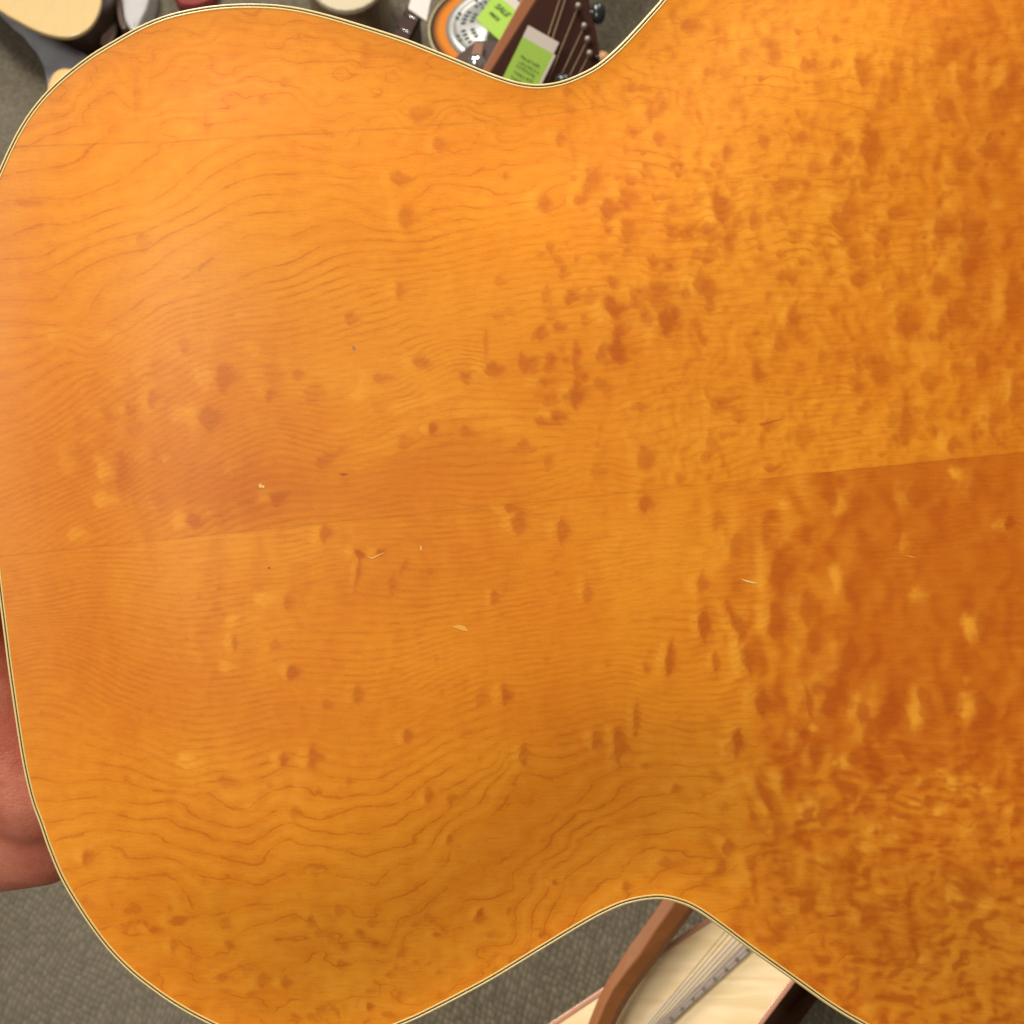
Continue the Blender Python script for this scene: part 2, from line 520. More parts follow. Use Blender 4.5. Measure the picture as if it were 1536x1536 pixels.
# ---- bird's eyes and curl of the maple: x, y, half width, half height, lean (deg), strength
DARK = [(630, 170, 14, 16, 0, .5), (659, 218, 10, 9, 0, .6), (552, 80, 12, 16, 0, .35), (600, 270, 13, 10, 0, .6), (612, 325, 15, 18, 0, .6), (602, 437, 9, 13, 0, .55),
        (527, 480, 9, 9, 0, .5), (749, 422, 9, 9, 0, .4), (759, 265, 6, 6, 0, .5), (842, 208, 10, 10, 0, .55), (852, 137, 8, 9, 0, .5),
        (819, 307, 14, 15, -20, .65), (889, 273, 14, 27, 25, .65), (869, 300, 8, 8, 0, .6), (915, 313, 15, 12, 0, .8), (942, 297, 14, 14, 0, .65),
        (942, 345, 12, 17, 0, .6), (977, 170, 10, 12, 0, .6), (989, 207, 11, 11, 0, .6), (1012, 313, 9, 8, 0, .5), (969, 260, 10, 12, 0, .5),
        (925, 465, 17, 19, -12, 1), (1002, 487, 19, 24, 0, 1), (929, 527, 17, 21, 0, 1), (867, 593, 15, 18, 0, .85), (839, 623, 13, 9, 30, .7),
        (865, 530, 7, 19, 0, .6), (825, 537, 11, 9, 0, .6), (819, 573, 13, 9, 0, .65), (899, 577, 9, 9, 0, .5), (962, 610, 13, 8, 0, .6), (742, 557, 16, 11, 0, .75),
        (729, 515, 5, 22, 0, .5), (629, 543, 12, 10, 0, .6), (569, 567, 16, 9, 0, .6), (969, 687, 13, 18, 0, .6), (895, 710, 12, 12, 0, .35), (649, 643, 6, 10, 0, .8),
        (609, 663, 13, 12, 0, .4), (969, 757, 12, 14, 0, .8), (842, 797, 10, 17, 0, .7), (779, 787, 12, 18, 20, .7), (765, 763, 12, 6, 0, .75), (1020, 717, 9, 9, 0, .5),
        (985, 440, 24, 14, 0, .6), (1050, 425, 13, 18, 0, .7),
        (337, 567, 17, 18, 0, .6), (313, 627, 16, 21, 0, .6), (230, 597, 10, 12, 0, .55), (195, 617, 7, 7, 0, .55), (277, 527, 9, 8, 0, .5), (187, 717, 12, 36, 0, .4),
        (405, 593, 9, 9, 0, .55), (448, 563, 9, 8, 0, .5), (293, 783, 15, 13, 0, .7), (420, 747, 16, 9, -25, .65), (488, 800, 9, 14, 0, .7), (490, 690, 24, 8, -32, .5),
        (215, 365, 12, 16, 0, .35), (427, 122, 9, 8, 0, .4), (395, 152, 8, 9, 0, .35), (40, 305, 20, 5, 0, .4),
        (433, 903, 8, 14, 0, .5), (352, 967, 5, 12, 0, .65), (440, 1007, 10, 10, 0, .6), (413, 970, 9, 9, 0, .4), (427, 1138, 9, 12, 0, .8), (470, 1137, 11, 19, 0, .75),
        (337, 1173, 15, 12, 0, .5), (490, 1057, 9, 9, 0, .5), (443, 1220, 10, 10, 0, .5), (538, 831, 8, 6, 20, 1), (570, 829, 8, 5, -20, .8), (537, 862, 4, 24, 8, .7),
        (589, 880, 7, 20, 0, .5), (606, 850, 5, 14, 25, .5), (440, 1010, 8, 10, 0, .6),
        (537, 1043, 8, 13, 0, .6), (759, 1043, 9, 14, 0, .8), (722, 1047, 10, 13, 15, .4), (1005, 993, 8, 24, 8, .95), (969, 1003, 6, 10, 0, .55), (612, 1107, 7, 11, 0, .7),
        (787, 1133, 8, 17, 0, .65), (895, 1110, 7, 13, 0, .65), (929, 1120, 9, 27, 0, .75), (955, 1080, 6, 22, 0, .65), (645, 1193, 8, 12, 0, .65), (742, 897, 6, 12, 0, .6),
        (882, 890, 7, 20, 0, .5), (1015, 1183, 9, 9, 0, .6), (969, 1150, 10, 5, 0, .5), (524, 1173, 6, 6, 0, .5),
        (1174, 853, 22, 32, 0, .85), (1054, 877, 8, 15, 0, .7), (1057, 937, 9, 28, 0, .95), (1074, 997, 5, 14, 0, .7), (1107, 940, 11, 28, -22, .85), (1124, 990, 12, 26, -8, .9),
        (1164, 930, 13, 27, 0, .85), (1214, 913, 13, 27, 0, .7), (1221, 967, 13, 20, 0, .65), (1147, 1057, 16, 24, 0, 1), (1109, 1117, 13, 22, 0, 1), (1214, 1053, 6, 19, -10, .8),
        (1254, 1043, 22, 28, 20, .85), (1277, 987, 15, 27, 0, .7), (1331, 1077, 20, 36, 15, .95), (1294, 1067, 9, 18, 0, .7), (1207, 1103, 11, 12, 0, .85), (1184, 1173, 13, 18, 0, .7),
        (1224, 1133, 12, 15, -20, .7), (1284, 1140, 13, 10, 0, .8), (1150, 1195, 9, 34, -28, .85), (1166, 1245, 12, 20, 0, .7), (1237, 1220, 12, 18, 0, .7), (1301, 1210, 15, 18, 0, .7),
        (1394, 1203, 9, 8, 0, .8), (1477, 937, 13, 22, 0, .6), (1474, 1057, 13, 17, 0, .65), (1394, 1067, 14, 18, 0, .6), (1384, 1040, 9, 9, 0, .6), (1514, 785, 9, 11, 0, 1),
        (1094, 1270, 9, 19, 0, .7), (1477, 1240, 15, 42, 0, .45), (1527, 1220, 12, 18, 0, .7), (1150, 797, 9, 22, 0, .55), (1291, 753, 22, 20, 0, .5), (1377, 747, 17, 22, 0, .6),
        (1467, 730, 15, 24, 0, .5), (1077, 780, 9, 14, 15, .5), (1107, 813, 10, 20, 10, .6), (1305, 1372, 14, 18, 0, .7), (1465, 1336, 15, 15, 0, .6), (1257, 1486, 10, 8, 0, .5), (1140, 1408, 12, 10, 0, .6),
        (1061, 110, 10, 9, 0, .6), (1209, 100, 10, 11, 0, .65), (1294, 103, 11, 21, 0, .7), (1034, 40, 16, 13, 0, .6), (1091, 227, 11, 12, 0, .8), (1071, 247, 6, 6, 0, .6),
        (1083, 320, 13, 34, -14, .9), (1096, 358, 11, 16, 0, .6), (1131, 333, 10, 14, 0, .75), (1307, 220, 19, 38, 0, .85), (1301, 277, 13, 13, 0, .6), (1256, 240, 6, 12, 0, .55), (1319, 160, 8, 12, 0, .5),
        (1274, 317, 15, 15, 0, .65), (1271, 360, 17, 14, 0, .65), (1281, 380, 13, 12, 0, .65), (1344, 320, 14, 14, 0, .7), (1327, 353, 15, 12, 0, .65), (1291, 417, 17, 12, 0, .75),
        (1414, 347, 15, 22, 0, .75), (1411, 430, 14, 19, 0, .75), (1067, 437, 17, 12, 0, .75), (1067, 383, 12, 15, 0, .6), (1194, 477, 14, 10, 0, .75), (1204, 393, 8, 8, 0, .5),
        (1247, 410, 8, 8, 0, .55), (1417, 80, 17, 16, 0, .55), (1454, 127, 15, 15, 0, .55), (1421, 167, 17, 17, 0, .6), (1454, 377, 24, 58, 0, .6), (1521, 117, 14, 21, 0, .65),
        (1444, 473, 20, 38, 0, .65), (1521, 450, 16, 42, 0, .7), (1357, 233, 10, 11, 0, .5), (1404, 253, 6, 6, 0, .5), (1484, 220, 15, 15, 0, .5), (1447, 247, 15, 12, 0, .5),
        (1211, 277, 8, 8, 0, .5), (1374, 103, 8, 13, 0, .5), (1361, 487, 15, 32, 0, .65), (1324, 553, 18, 24, 0, .6), (1264, 530, 12, 13, 0, .45), (1477, 547, 16, 19, 0, .65),
        (1171, 520, 10, 12, 0, .6), (1074, 607, 10, 15, 0, .55), (1361, 633, 11, 37, 0, .75), (1431, 667, 10, 13, 0, .75), (1491, 633, 12, 18, 0, .6), (1204, 653, 13, 20, 0, .5),
        (1144, 663, 6, 12, 0, .5), (1067, 667, 8, 22, 0, .5), (1157, 703, 8, 7, 0, .6), (1447, 617, 7, 8, 0, .65), (1137, 543, 10, 9, 0, .5), (1524, 587, 11, 28, 0, .6), (1391, 570, 15, 15, 0, .5),
        (270, 1380, 16, 7, -10, .7), (230, 1395, 9, 6, 0, .7), (262, 1420, 7, 9, 0, .6), (335, 1467, 12, 6, 0, .65), (395, 1470, 10, 10, 0, .6), (430, 1474, 9, 9, 0, .6), (555, 1510, 5, 6, 0, .8),
        (720, 1370, 5, 9, 30, .9), (832, 1325, 5, 5, 0, .8), (940, 1330, 8, 10, 0, .7), (812, 1403, 8, 5, -20, .7), (130, 1283, 8, 14, 0, .7), (128, 1352, 12, 10, 20, .5), (655, 1402, 6, 4, 0, .8),
        (675, 1260, 6, 10, 20, .6), (680, 1198, 9, 8, 0, .4), (1005, 1295, 20, 12, 0, .5), (466, 1384, 7, 10, 20, .5), (205, 150, 6, 30, 0, .3), (310, 190, 5, 22, 0, .3)]
LIGHT = [(300, 560, 14, 12, 0, .5), (153, 707, 14, 16, 0, .6), (157, 750, 16, 12, 0, .6), (267, 620, 16, 14, 0, .5), (173, 617, 10, 8, 0, .5), (80, 503, 14, 10, 0, .4), (160, 503, 18, 9, 0, .4),
         (113, 803, 14, 12, 0, .45), (263, 780, 10, 14, 0, .4), (248, 688, 8, 7, 0, .5), (360, 473, 9, 8, 0, .5), (280, 1142, 15, 12, 0, .8), (397, 897, 18, 12, 0, .6), (340, 1000, 12, 8, 0, .5),
         (348, 930, 20, 8, -30, .5), (370, 1210, 12, 7, 0, .5), (450, 1175, 14, 10, 0, .4), (625, 605, 60, 9, -14, .45), (540, 590, 26, 10, -10, .45), (330, 1195, 18, 12, 20, .4),
         (1374, 893, 12, 13, 0, .7), (1454, 943, 11, 22, 0, .9), (1447, 1060, 12, 19, 0, .8), (1372, 1073, 12, 26, 0, .9), (1257, 1147, 12, 11, 0, .9), (1284, 1053, 10, 20, 25, .8), (1257, 870, 12, 22, 0, .7),
         (1220, 1093, 7, 7, 0, .9), (1181, 910, 8, 22, -5, .7), (1211, 1213, 16, 20, 0, .8), (1304, 1247, 12, 7, 0, 1), (1334, 1257, 12, 6, 0, 1), (1407, 1217, 12, 7, -30, .9), (1431, 1177, 12, 8, 0, .9),
         (1471, 1187, 13, 9, 0, .9), (1371, 1207, 11, 8, 0, .7), (1434, 710, 10, 10, -30, .9), (1257, 763, 10, 16, 0, .6), (1177, 757, 9, 7, 0, .6), (1355, 815, 6, 14, 0, .4), (1494, 790, 12, 9, 0, .6),
         (1230, 1290, 14, 14, 0, .7), (1300, 1270, 18, 8, 0, .7), (1435, 1340, 18, 22, 0, .7), (1478, 1357, 14, 10, 0, .7), (1335, 1360, 12, 8, 0, .6), (1345, 1230, 10, 6, 0, .7), (1450, 1020, 6, 6, 0, .7),
         (1419, 310, 10, 22, 25, .7), (1445, 375, 8, 40, 10, .6), (1424, 280, 10, 8, 0, .6), (1490, 310, 10, 8, 0, .5), (1430, 100, 9, 8, 0, .5), (1385, 520, 22, 30, 0, .4), (1440, 660, 18, 18, 0, .4), (1320, 430, 16, 9, 0, .4),
         (950, 485, 18, 7, -30, .5), (1000, 690, 14, 8, 0, .3), (1060, 520, 12, 6, 0, .3), (1240, 290, 14, 8, 30, .5), (1165, 310, 14, 6, 0, .4)]
_r = np.random.RandomState(5)
for (x, y, rx, ry, a, st) in list(DARK):
    if x > 780 or st >= .55: LIGHT.append((x - 1.25 * rx - 3, y - 2, 0.75 * rx + 3, 0.9 * ry + 2, a, 0.55 * st))  # light flank left of the eye, chatoyant sheen painted as colour
for _ in range(190):                       # small eyes scattered over the birdseye half of the plate
    x = 820 + 720 * _r.rand() ** 0.8; y = 30 + 660 * _r.rand()
    if y < 130 - 0.9 * (x - 880) or y > 690: continue
    DARK.append((x, y, 3 + 5 * _r.rand(), 3 + 7 * _r.rand(), _r.uniform(-30, 30), .25 + .35 * _r.rand()))
for _ in range(90):
    x = 1060 + 500 * _r.rand(); y = 1120 + 420 * _r.rand()
    (DARK if _r.rand() < .5 else LIGHT).append((x, y, 5 + 9 * _r.rand(), 3 + 6 * _r.rand(), _r.uniform(-30, 20), .2 + .3 * _r.rand()))
for _ in range(85):                        # denser drift of eyes from the middle towards the upper right
    t = _r.rand()
    DARK.append((760 + 360 * t + 70 * _r.randn(), 610 - 350 * t + 60 * _r.randn(), 6 + 7 * _r.rand(), 6 + 8 * _r.rand(), _r.uniform(-30, 30), .3 + .4 * _r.rand()))
for _ in range(70):
    DARK.append((1080 + 460 * _r.rand(), 60 + 590 * _r.rand(), 7 + 8 * _r.rand(), 8 + 10 * _r.rand(), _r.uniform(-25, 25), .3 + .3 * _r.rand()))
for _ in range(34):
    x, y = 110 + 380 * _r.rand(), 510 + 270 * _r.rand()
    r = 10 + 9 * _r.rand()
    DARK.append((x, y, r, r, 0, .10 + .20 * _r.rand())); LIGHT.append((x - 1.7 * r, y - 2, r, 0.8 * r, 0, .08 + .18 * _r.rand()))
for _ in range(55):
    DARK.append((170 + 640 * _r.rand(), 1360 + 170 * _r.rand(), 4 + 7 * _r.rand(), 3 + 6 * _r.rand(), _r.uniform(-40, 40), .2 + .35 * _r.rand()))
for _ in range(60):
    x = 40 + 900 * _r.rand(); y = 850 + 640 * _r.rand()
    DARK.append((x, y, 3 + 3 * _r.rand(), 3 + 4 * _r.rand(), 0, .15 + .25 * _r.rand()))
for _ in range(420):                       # beyond the photograph's frame the same figure goes on
    x = 1560 + 1000 * _r.rand(); y = -350 + 2100 * _r.rand()
    (DARK if _r.rand() < .6 else LIGHT).append((x, y, 8 + 14 * _r.rand(), 10 + 18 * _r.rand(), _r.uniform(-25, 25), .4 + .4 * _r.rand()))


def spots(x, y, L, wob, sharp):
    out = np.zeros_like(x)
    for (cx, cy, rx, ry, ang, st) in L:
        rx *= 1.12; ry *= 1.12
        R = 2.6 * max(rx, ry)
        m = np.nonzero((np.abs(x - cx) < R) & (np.abs(y - cy) < R))[0]
        if not len(m): continue
        a = math.radians(ang)
        dx = x[m] - cx; dy = y[m] - cy
        u = (dx * math.cos(a) + dy * math.sin(a)) / rx
        v = (-dx * math.sin(a) + dy * math.cos(a)) / ry
        # eyes open to one side: crisp on the left, washed out to the right
        e = (np.abs(np.where(u < 0, u * 1.15, u * 0.85)) ** 1.35 + np.abs(v * np.clip(1 + 0.4 * u, 0.5, 2)) ** 1.35) ** (1 / 1.35) + wob[m] * 1.05
        soft = np.where(u < 0, 0.32, 0.70) * sharp
        val = st * (1 - np.clip((e - (0.92 - soft)) / (2 * soft), 0, 1) ** 1.0)
        val = val * val * (3 * st - 2 * val) / max(st * st, 1e-6)
        val = np.maximum(val, 0.34 * st * np.exp(-1.1 * ((u - 0.35) ** 2 + (v * 0.9) ** 2)))
        out[m] = out[m] + val - out[m] * val
    return out


def wood_attrs(x, y, part):
    """x, y: photograph pixels of each vertex"""
    F, G = (F_LOW, G_LOW) if part == 'low' else (F_UPP, G_UPP)
    P = bil(F, x, y); g = np.clip(bil(G, x, y), 0.012, 0.16)
    n1 = fbm(x / 52, y / 26, 0, 3) - 0.5
    n2 = fbm(x / 20 + 50, y / 10 + 20, 3, 2) - 0.5
    n3 = fbm(x / 70 + 9, y / 48 + 3, 5, 2) - 0.5
    P = P + g * (4.5 + 5 * sstep(350, 800, x)) * n1 + g * (1.3 + 1.5 * sstep(350, 800, x)) * n2
    if part == 'low':
        loops = sstep(1370, 1470, y + 0.02 * x) * (1 - sstep(880, 1000, x)) + 0.8 * sstep(1190, 1300, y) * sstep(1050, 1180, x)
        loops = loops + 0.35 * sstep(1130, 1230, y) * (1 - loops.clip(0, 1))
    else:
        loops = sstep(250, 170, y) * (1 - 0.4 * sstep(900, 1100, x)) + 0.5 * sstep(420, 250, y) * sstep(380, 560, x) * (1 - sstep(850, 1050, x))
    P = P + loops * (2.4 * n3 + 1.1 * n1)
    wob = fbm(x / 16 + 3, y / 19 + 8, 2, 3) - 0.5
    dk = spots(x, y, DARK, wob, 1.0)
    lt = spots(x, y, LIGHT, wob, 1.25)
    P = P + (0.9 * dk - 0.6 * lt) * np.clip(g * 14, 0.3, 1.2)
    # curl of the fibres: lit and shaded flanks embossed into the colour, strong to the right, faint to the left
    def emb(sx, sy, ch, dx, dy, oc=2):
        u = x + 26 * n3 + 10 * n1; v = y + 22 * n3
        return fbm((u + dx) / sx, (v + dy) / sy, ch, oc) - fbm((u - dx) / sx, (v - dy) / sy, ch, oc)
    blo = fbm(x / 46 + 1.5 * n3, y / 70 + 2 * n1, 4, 3)
    e1 = emb(34, 52, 6, 7, 1)          # tall soft flames
    e2 = emb(15, 21, 3, 3.5, 1)        # small eyes
    e3 = emb(30, 13, 5, 2, 3.5)        # rolling ripples along the grain
    G2 = lambda L: sum(w * np.exp(-(((x - cx) / rx) ** 2 + ((y - cy) / ry) ** 2)) for cx, cy, rx, ry, w in L)
    deep = G2([(110, 930, 190, 120, .28), (620, 860, 160, 60, .22), (350, 1080, 320, 70, .16),
               (450, 70, 220, 60, .14), (930, 1115, 120, 50, .16), (60, 720, 90, 140, .15), (820, 1050, 120, 60, .1)])
    gold = G2([(280, 330, 220, 150, .42), (560, 560, 170, 45, .6), (380, 950, 90, 60, .4), (850, 445, 230, 60, .5), (1150, 320, 130, 170, .5), (1000, 650, 170, 50, .35),
               (1000, 830, 130, 40, .4), (300, 1150, 70, 40, .35), (560, 1480, 170, 80, .35), (1050, 1160, 110, 60, .25), (850, 1330, 130, 60, .3),
               (1400, 1450, 170, 60, .4), (1200, 60, 220, 70, .35), (180, 1270, 120, 60, .25), (720, 290, 200, 60, .25)])
    gold = gold + 0.30 * (fbm(x / 120 + 2, y / 70 + 4, 1, 3) - 0.5)
    # arched darker patch over the joint, crisp along its upper rim only
    rim = 712 - 74 * np.exp(-((x - 705) / 120.0) ** 2) + 44 * n1 + 12 * n2
    q = sstep(-12, 16, y - rim) * sstep(190, 30, y - rim) * sstep(215, 60, np.abs(x - 660 - 60 * n2))
    if part == 'upp':
        deep = deep + G2([(390, 745, 130, 55, .38), (220, 690, 190, 110, .26)])
    else:
        gold = gold + G2([(400, 830, 150, 40, .5), (900, 780, 200, 30, .3), (250, 880, 120, 30, .25)])
    deep = deep * 1.5 + 0.40 * q
    gold = gold + 0.5 * np.exp(-((y - rim + 22) / 16.0) ** 2) * sstep(150, 95, np.abs(x - 680))
    if part == 'low':
        edge = sstep(1050, 1290, x + 190 * (blo - 0.5) + 60 * n2)
        core = edge * (1 - sstep(1080, 1200, y + 80 * n3))
        zb = sstep(990, 1290, x + 120 * (blo - 0.5)) * sstep(1040, 1180, y)
        tone = 0.82 * core + zb * (0.26 + 0.34 * sstep(0.40, 0.62, blo)) + deep
        zr = edge
        k1 = 0.5 + 2.0 * sstep(1000, 1120, x) * (1 - 0.6 * sstep(1280, 1340, x) * sstep(1040, 900, y)); k2 = 0.35 + 0.9 * zb; k3 = 0.4 + 1.7 * zb
    else:
        zr = sstep(820, 1080, x + 80 * n1)
        zz = sstep(1250, 1440, x + 60 * n3)
        tone = 0.42 * sstep(1300, 1500, x + 150 * (blo - 0.5)) * (1 - 0.3 * sstep(450, 620, y)) + deep
        k1 = 0.4 + 0.5 * zr + 1.5 * zz; k2 = 0.35 + 1.5 * zr; k3 = 0.4 + 0.7 * zr
        # tight dark gum line beside the waist
        gx = np.interp(y, [130, 140, 167, 227, 255, 280], [849, 849, 852, 856, 866, 800])
        dk = np.maximum(dk, 0.22 * np.exp(-((x - gx - 9 * n2) / 5.0) ** 2) * (y < 256) * (y > 130))
    sh = (k1 * e1 * 1.25 + k2 * e2 * 1.1 + k3 * e3 * 1.0) * (0.56 if part == 'low' else 0.42)
    if part == 'low': sh = np.where(sh < 0, sh * (1 + 0.6 * zr), sh * (1 - 0.25 * zr))
    sh = sh * (1 - 0.6 * dk)
    dk = np.clip(dk + np.clip(-sh, 0, 0.75) * (1 - dk), 0, 1)
    lt = np.clip(lt * (1 - 0.5 * dk) + np.clip(sh, 0, 0.6) * 0.85 * (1 - 0.45 * np.clip(tone, 0, 1)) + gold * 0.55 * (1 - 0.6 * np.clip(tone, 0, 1)), 0, 1)
    gi = 0.62 + 0.5 * (fbm(x / 90 + 3, y / 60 + 7, 1, 2) - 0.5) * 2
    if part == 'low':
        gi = gi + 0.55 * sstep(1110, 1200, y) * (1 - sstep(1000, 1150, x)) - 0.45 * sstep(1100, 1230, x) * (1 - sstep(1100, 1200, y))
    else:
        gi = gi - 0.30 * sstep(1250, 1420, x) + 0.25 * sstep(560, 420, y) * sstep(700, 450, x)
    gi = gi * (1 - 0.5 * dk) * (1 - 0.40 * sstep(0.055, 0.095, g))
    w = np.clip(3.0 * g, 0.07, 0.33)
    # glue joints
    jc = np.exp(-((y - ys(x)) / 1.3) ** 2) * 0.5
    jw = np.exp(-((y - yw(x)) / 1.3) ** 2) * (0.8 - 0.25 * sstep(500, 700, x) * sstep(800, 700, x)) * (1 - sstep(920, 980, x))
    return dict(ring=P, ringw=w, ringi=np.clip(gi, 0, 1.3), eye=np.clip(dk, 0, 1), dab=np.clip(lt, 0, 1), tone=np.clip(tone, 0, 1),
                joint=np.maximum(jc, jw))


def make_maple():
    n = N('figured_maple_lacquer')
    v = n.coord((1, 1, 1))
    P = n.math('ADD', n.attr('ring'), n.math('MULTIPLY', n.noise(v, 900, 2), 0.10))
    t = n.math('FRACT', n.math('ADD', P, 100.0))
    d = n.math('MINIMUM', t, n.math('SUBTRACT', 1.0, t))
    w = n.attr('ringw')
    line = n.smooth(d, 0.0, w, 1.0, 0.0)
    late = n.math('POWER', t, 5.0)
    brk = n.smooth(n.noise(v, 120, 4, 0.65), 0.38, 0.62, 0.15, 1.0)
    gi = n.math('MULTIPLY', n.attr('ringi'), brk)
    grain = n.math('MULTIPLY', n.math('ADD', line, n.math('MULTIPLY', late, 0.3)), gi, clamp=True)
    fib = n.smooth(n.noise(n.coord((170, 1500, 1500), (0, 0, 0.1)), 1.0, 3, 0.65), 0.25, 0.75)
    fleck = n.noise(v, 2600, 2, 0.7)
    cloud = n.noise(v, 26, 3, 0.55)
    base = n.mix(n.smooth(cloud, 0.3, 0.7), (0.785, 0.264, 0.011, 1), (0.735, 0.222, 0.008, 1))
    base = n.mix(n.math('MULTIPLY', n.attr('tone'), 0.80), base, (0.500, 0.092, 0.002, 1))
    base = n.mix(n.math('MULTIPLY', n.attr('dab'), 0.85), base, (0.90, 0.375, 0.030, 1))
    base = n.mix(n.math('MULTIPLY', n.attr('eye'), 0.76), base, (0.430, 0.070, 0.002, 1))
    base = n.mix(n.math('MULTIPLY', grain, 0.42), base, (0.430, 0.082, 0.003, 1))
    mid = n.math('MULTIPLY', n.smooth(d, 0.18, 0.5), n.math('MULTIPLY', n.attr('ringi'), 0.12))
    base = n.mix(mid, base, (0.95, 0.44, 0.045, 1))
    base = n.mix(n.math('MULTIPLY', n.attr('joint'), 0.40), base, (0.20, 0.055, 0.008, 1))
    k = n.math('ADD', n.math('MULTIPLY_ADD', fib, 0.17, 0.90), n.math('MULTIPLY_ADD', fleck, 0.44, -0.22))
    base = n.mix(1.0, base, n.mix(k, (0, 0, 0, 1), (1, 1, 1, 1)), 'MULTIPLY')
    sm = n.smooth(n.noise(v, 14, 4, 0.6), 0.35, 0.7, 0.46, 0.58)
    n.set(Base_Color=base, Roughness=sm, Coat_Weight=0.30, Coat_Roughness=0.42)
    n.b.inputs['Specular IOR Level'].default_value = 0.10
    h = n.math('ADD', n.noise(v, 120, 2), n.math('MULTIPLY', n.attr('eye'), -0.8))
    n.bump(h, 0.10, 0.0006)
    return n.m


MAPLE = make_maple()


def plate(name, y0f, y1f, dy, part, label):
    xs = np.arange(XMIN, XMAX, 0.05)
    h = y1f(xs) - y0f(xs)
    ok = np.nonzero(h > 0)[0]
    xa, xb = xs[ok[0]], xs[ok[-1]]
    cols = [xa]
    step = 0.15
    while cols[-1] < 1560:
        cols.append(cols[-1] + step); step = min(step * 1.25, 3.0)
    rest = np.linspace(0, 1, 90)[1:]
    cols = np.array(cols + list(cols[-1] + (xb - cols[-1]) * np.sin(rest * math.pi / 2) ** 1.0))
    y0 = y0f(cols); y1 = np.maximum(y1f(cols), y0)
    vis = cols < 1600
    R = int(np.max((y1 - y0)[vis]) / dy) + 2
    t = np.linspace(0, 1, R)
    X = np.repeat(cols[:, None], R, 1); Y = y0[:, None] + (y1 - y0)[:, None] * t
    x = X.ravel(); y = Y.ravel()
    z = arch(x, y)
    co = loc_arr(x, y, z) - np.array(GUITAR.location)
    k = D / (D - z)
    at = wood_attrs(768 + (x - 768) * k, 768 + (y - 768) * k, part)
    C = len(cols)
    idx = np.arange(C * R).reshape(C, R)
    quads = np.stack([idx[:-1, :-1], idx[:-1, 1:], idx[1:, 1:], idx[1:, :-1]], -1).reshape(-1, 4)
    me = bpy.data.meshes.new(name)
    me.vertices.add(C * R); me.vertices.foreach_set('co', co.astype(np.float32).ravel())
    me.loops.add(quads.size); me.loops.foreach_set('vertex_index', quads.astype(np.int32).ravel())
    me.polygons.add(len(quads))
    me.polygons.foreach_set('loop_start', (np.arange(len(quads)) * 4).astype(np.int32))
    me.polygons.foreach_set('use_smooth', np.ones(len(quads), bool))
    me.update(calc_edges=True)
    for nme, val in at.items():
        a = me.attributes.new(nme, 'FLOAT', 'POINT')
        a.data.foreach_set('value', val.astype(np.float32))
    o = bpy.data.objects.new(name, me)
    COL.objects.link(o)
    me.materials.append(MAPLE)
    o.parent = GUITAR
    o['label'] = label
    return o


plate('back_plate', lambda x: np.maximum(yt(x), yw(x)), lambda x: np.minimum(np.maximum(ys(x), yt(x)), yb(x)), 3.0, 'upp',
      'birdseye half of the back above the centre joint')
plate('back_plate', lambda x: np.minimum(np.maximum(ys(x), yt(x)), yb(x)), lambda x: yb(x), 3.0, 'low',
      'back half with wide wavy rings below the centre joint')
plate('back_wing', lambda x: yt(x), lambda x: np.minimum(yw(x), yb(x)), 3.0, 'upp', 'narrow glued wing strip along one edge of the back')


# ---- edge binding, purfling, sides
def band(name, prof, mat, close=False):
    """prof: list of (inset px, z metres) swept round the outline"""
    n = len(OUTL)
    V = []
    for ins, z in prof:
        q = OUTL + INW * ins
        V.append(loc_arr(q[:, 0], q[:, 1], np.full(n, z)) - np.array(GUITAR.location))
    V = np.vstack(V)
    F = []
    m = len(prof)
    for j in range(m if close else m - 1):
        a = j * n; b = ((j + 1) % m) * n
        for i in range(n):
            F.append((a + i, a + (i + 1) % n, b + (i + 1) % n, b + i))
    me = bpy.data.meshes.new(name)
    me.from_pydata(V.tolist(), [], F)
    for p in me.polygons: p.use_smooth = True
    me.materials.append(mat)
    o = bpy.data.objects.new(name, me)
    COL.objects.link(o)
    o.parent = GUITAR
    return o


BIND = plain('aged_cream_celluloid', (0.82, 0.62, 0.28), 0.3, var=0.3, scale=38, coat=0.2)
INNB = plain('amber_cream_purfling', (0.80, 0.55, 0.18), 0.35, var=0.1, scale=60)
BLK = plain('black_purfling', (0.040, 0.030, 0.012), 0.4)
SIDE = plain('maple_side', (0.62, 0.27, 0.05), 0.35, var=0.2, scale=30, coat=0.3, stretch=(1, 1, 6))
NECKW = plain('maple_neck', (0.55, 0.24, 0.05), 0.35, var=0.2, scale=25, coat=0.3, stretch=(1, 8, 1))
band('binding', [(1.2, -0.0070), (0.0, -0.0064), (0.0, -0.0016), (0.6, -0.0008), (1.8, -0.0002), (3.0, 0.00012), (5.3, 0.00016), (5.3, -0.003)], BIND)
band('purfling_line', [(5.3, -0.002), (5.3, 0.00012), (7.1, 0.00010), (7.1, -0.002)], BLK)
band('inner_purfling', [(7.1, -0.002), (7.1, 0.00014), (9.0, 0.00010), (9.6, 0.00002), (9.6, -0.002)], INNB)
band('side', [(1.2, -0.0070), (1.2, -0.0950)], SIDE)
# soundboard on the far face
_c = [loc(px, py, -0.095) - GUITAR.location for px, py in OUTL + INW * 1.2]
bm = bmesh.new(); bm.faces.new([bm.verts.new(p) for p in _c])
me = bpy.data.meshes.new('soundboard'); bm.to_mesh(me); bm.free()
o = put('soundboard', me, plain('spruce', (0.7, 0.42, 0.14), 0.4, stretch=(1, 30, 1)))
o.parent = GUITAR

# neck with its heel, going off to the left under the hand


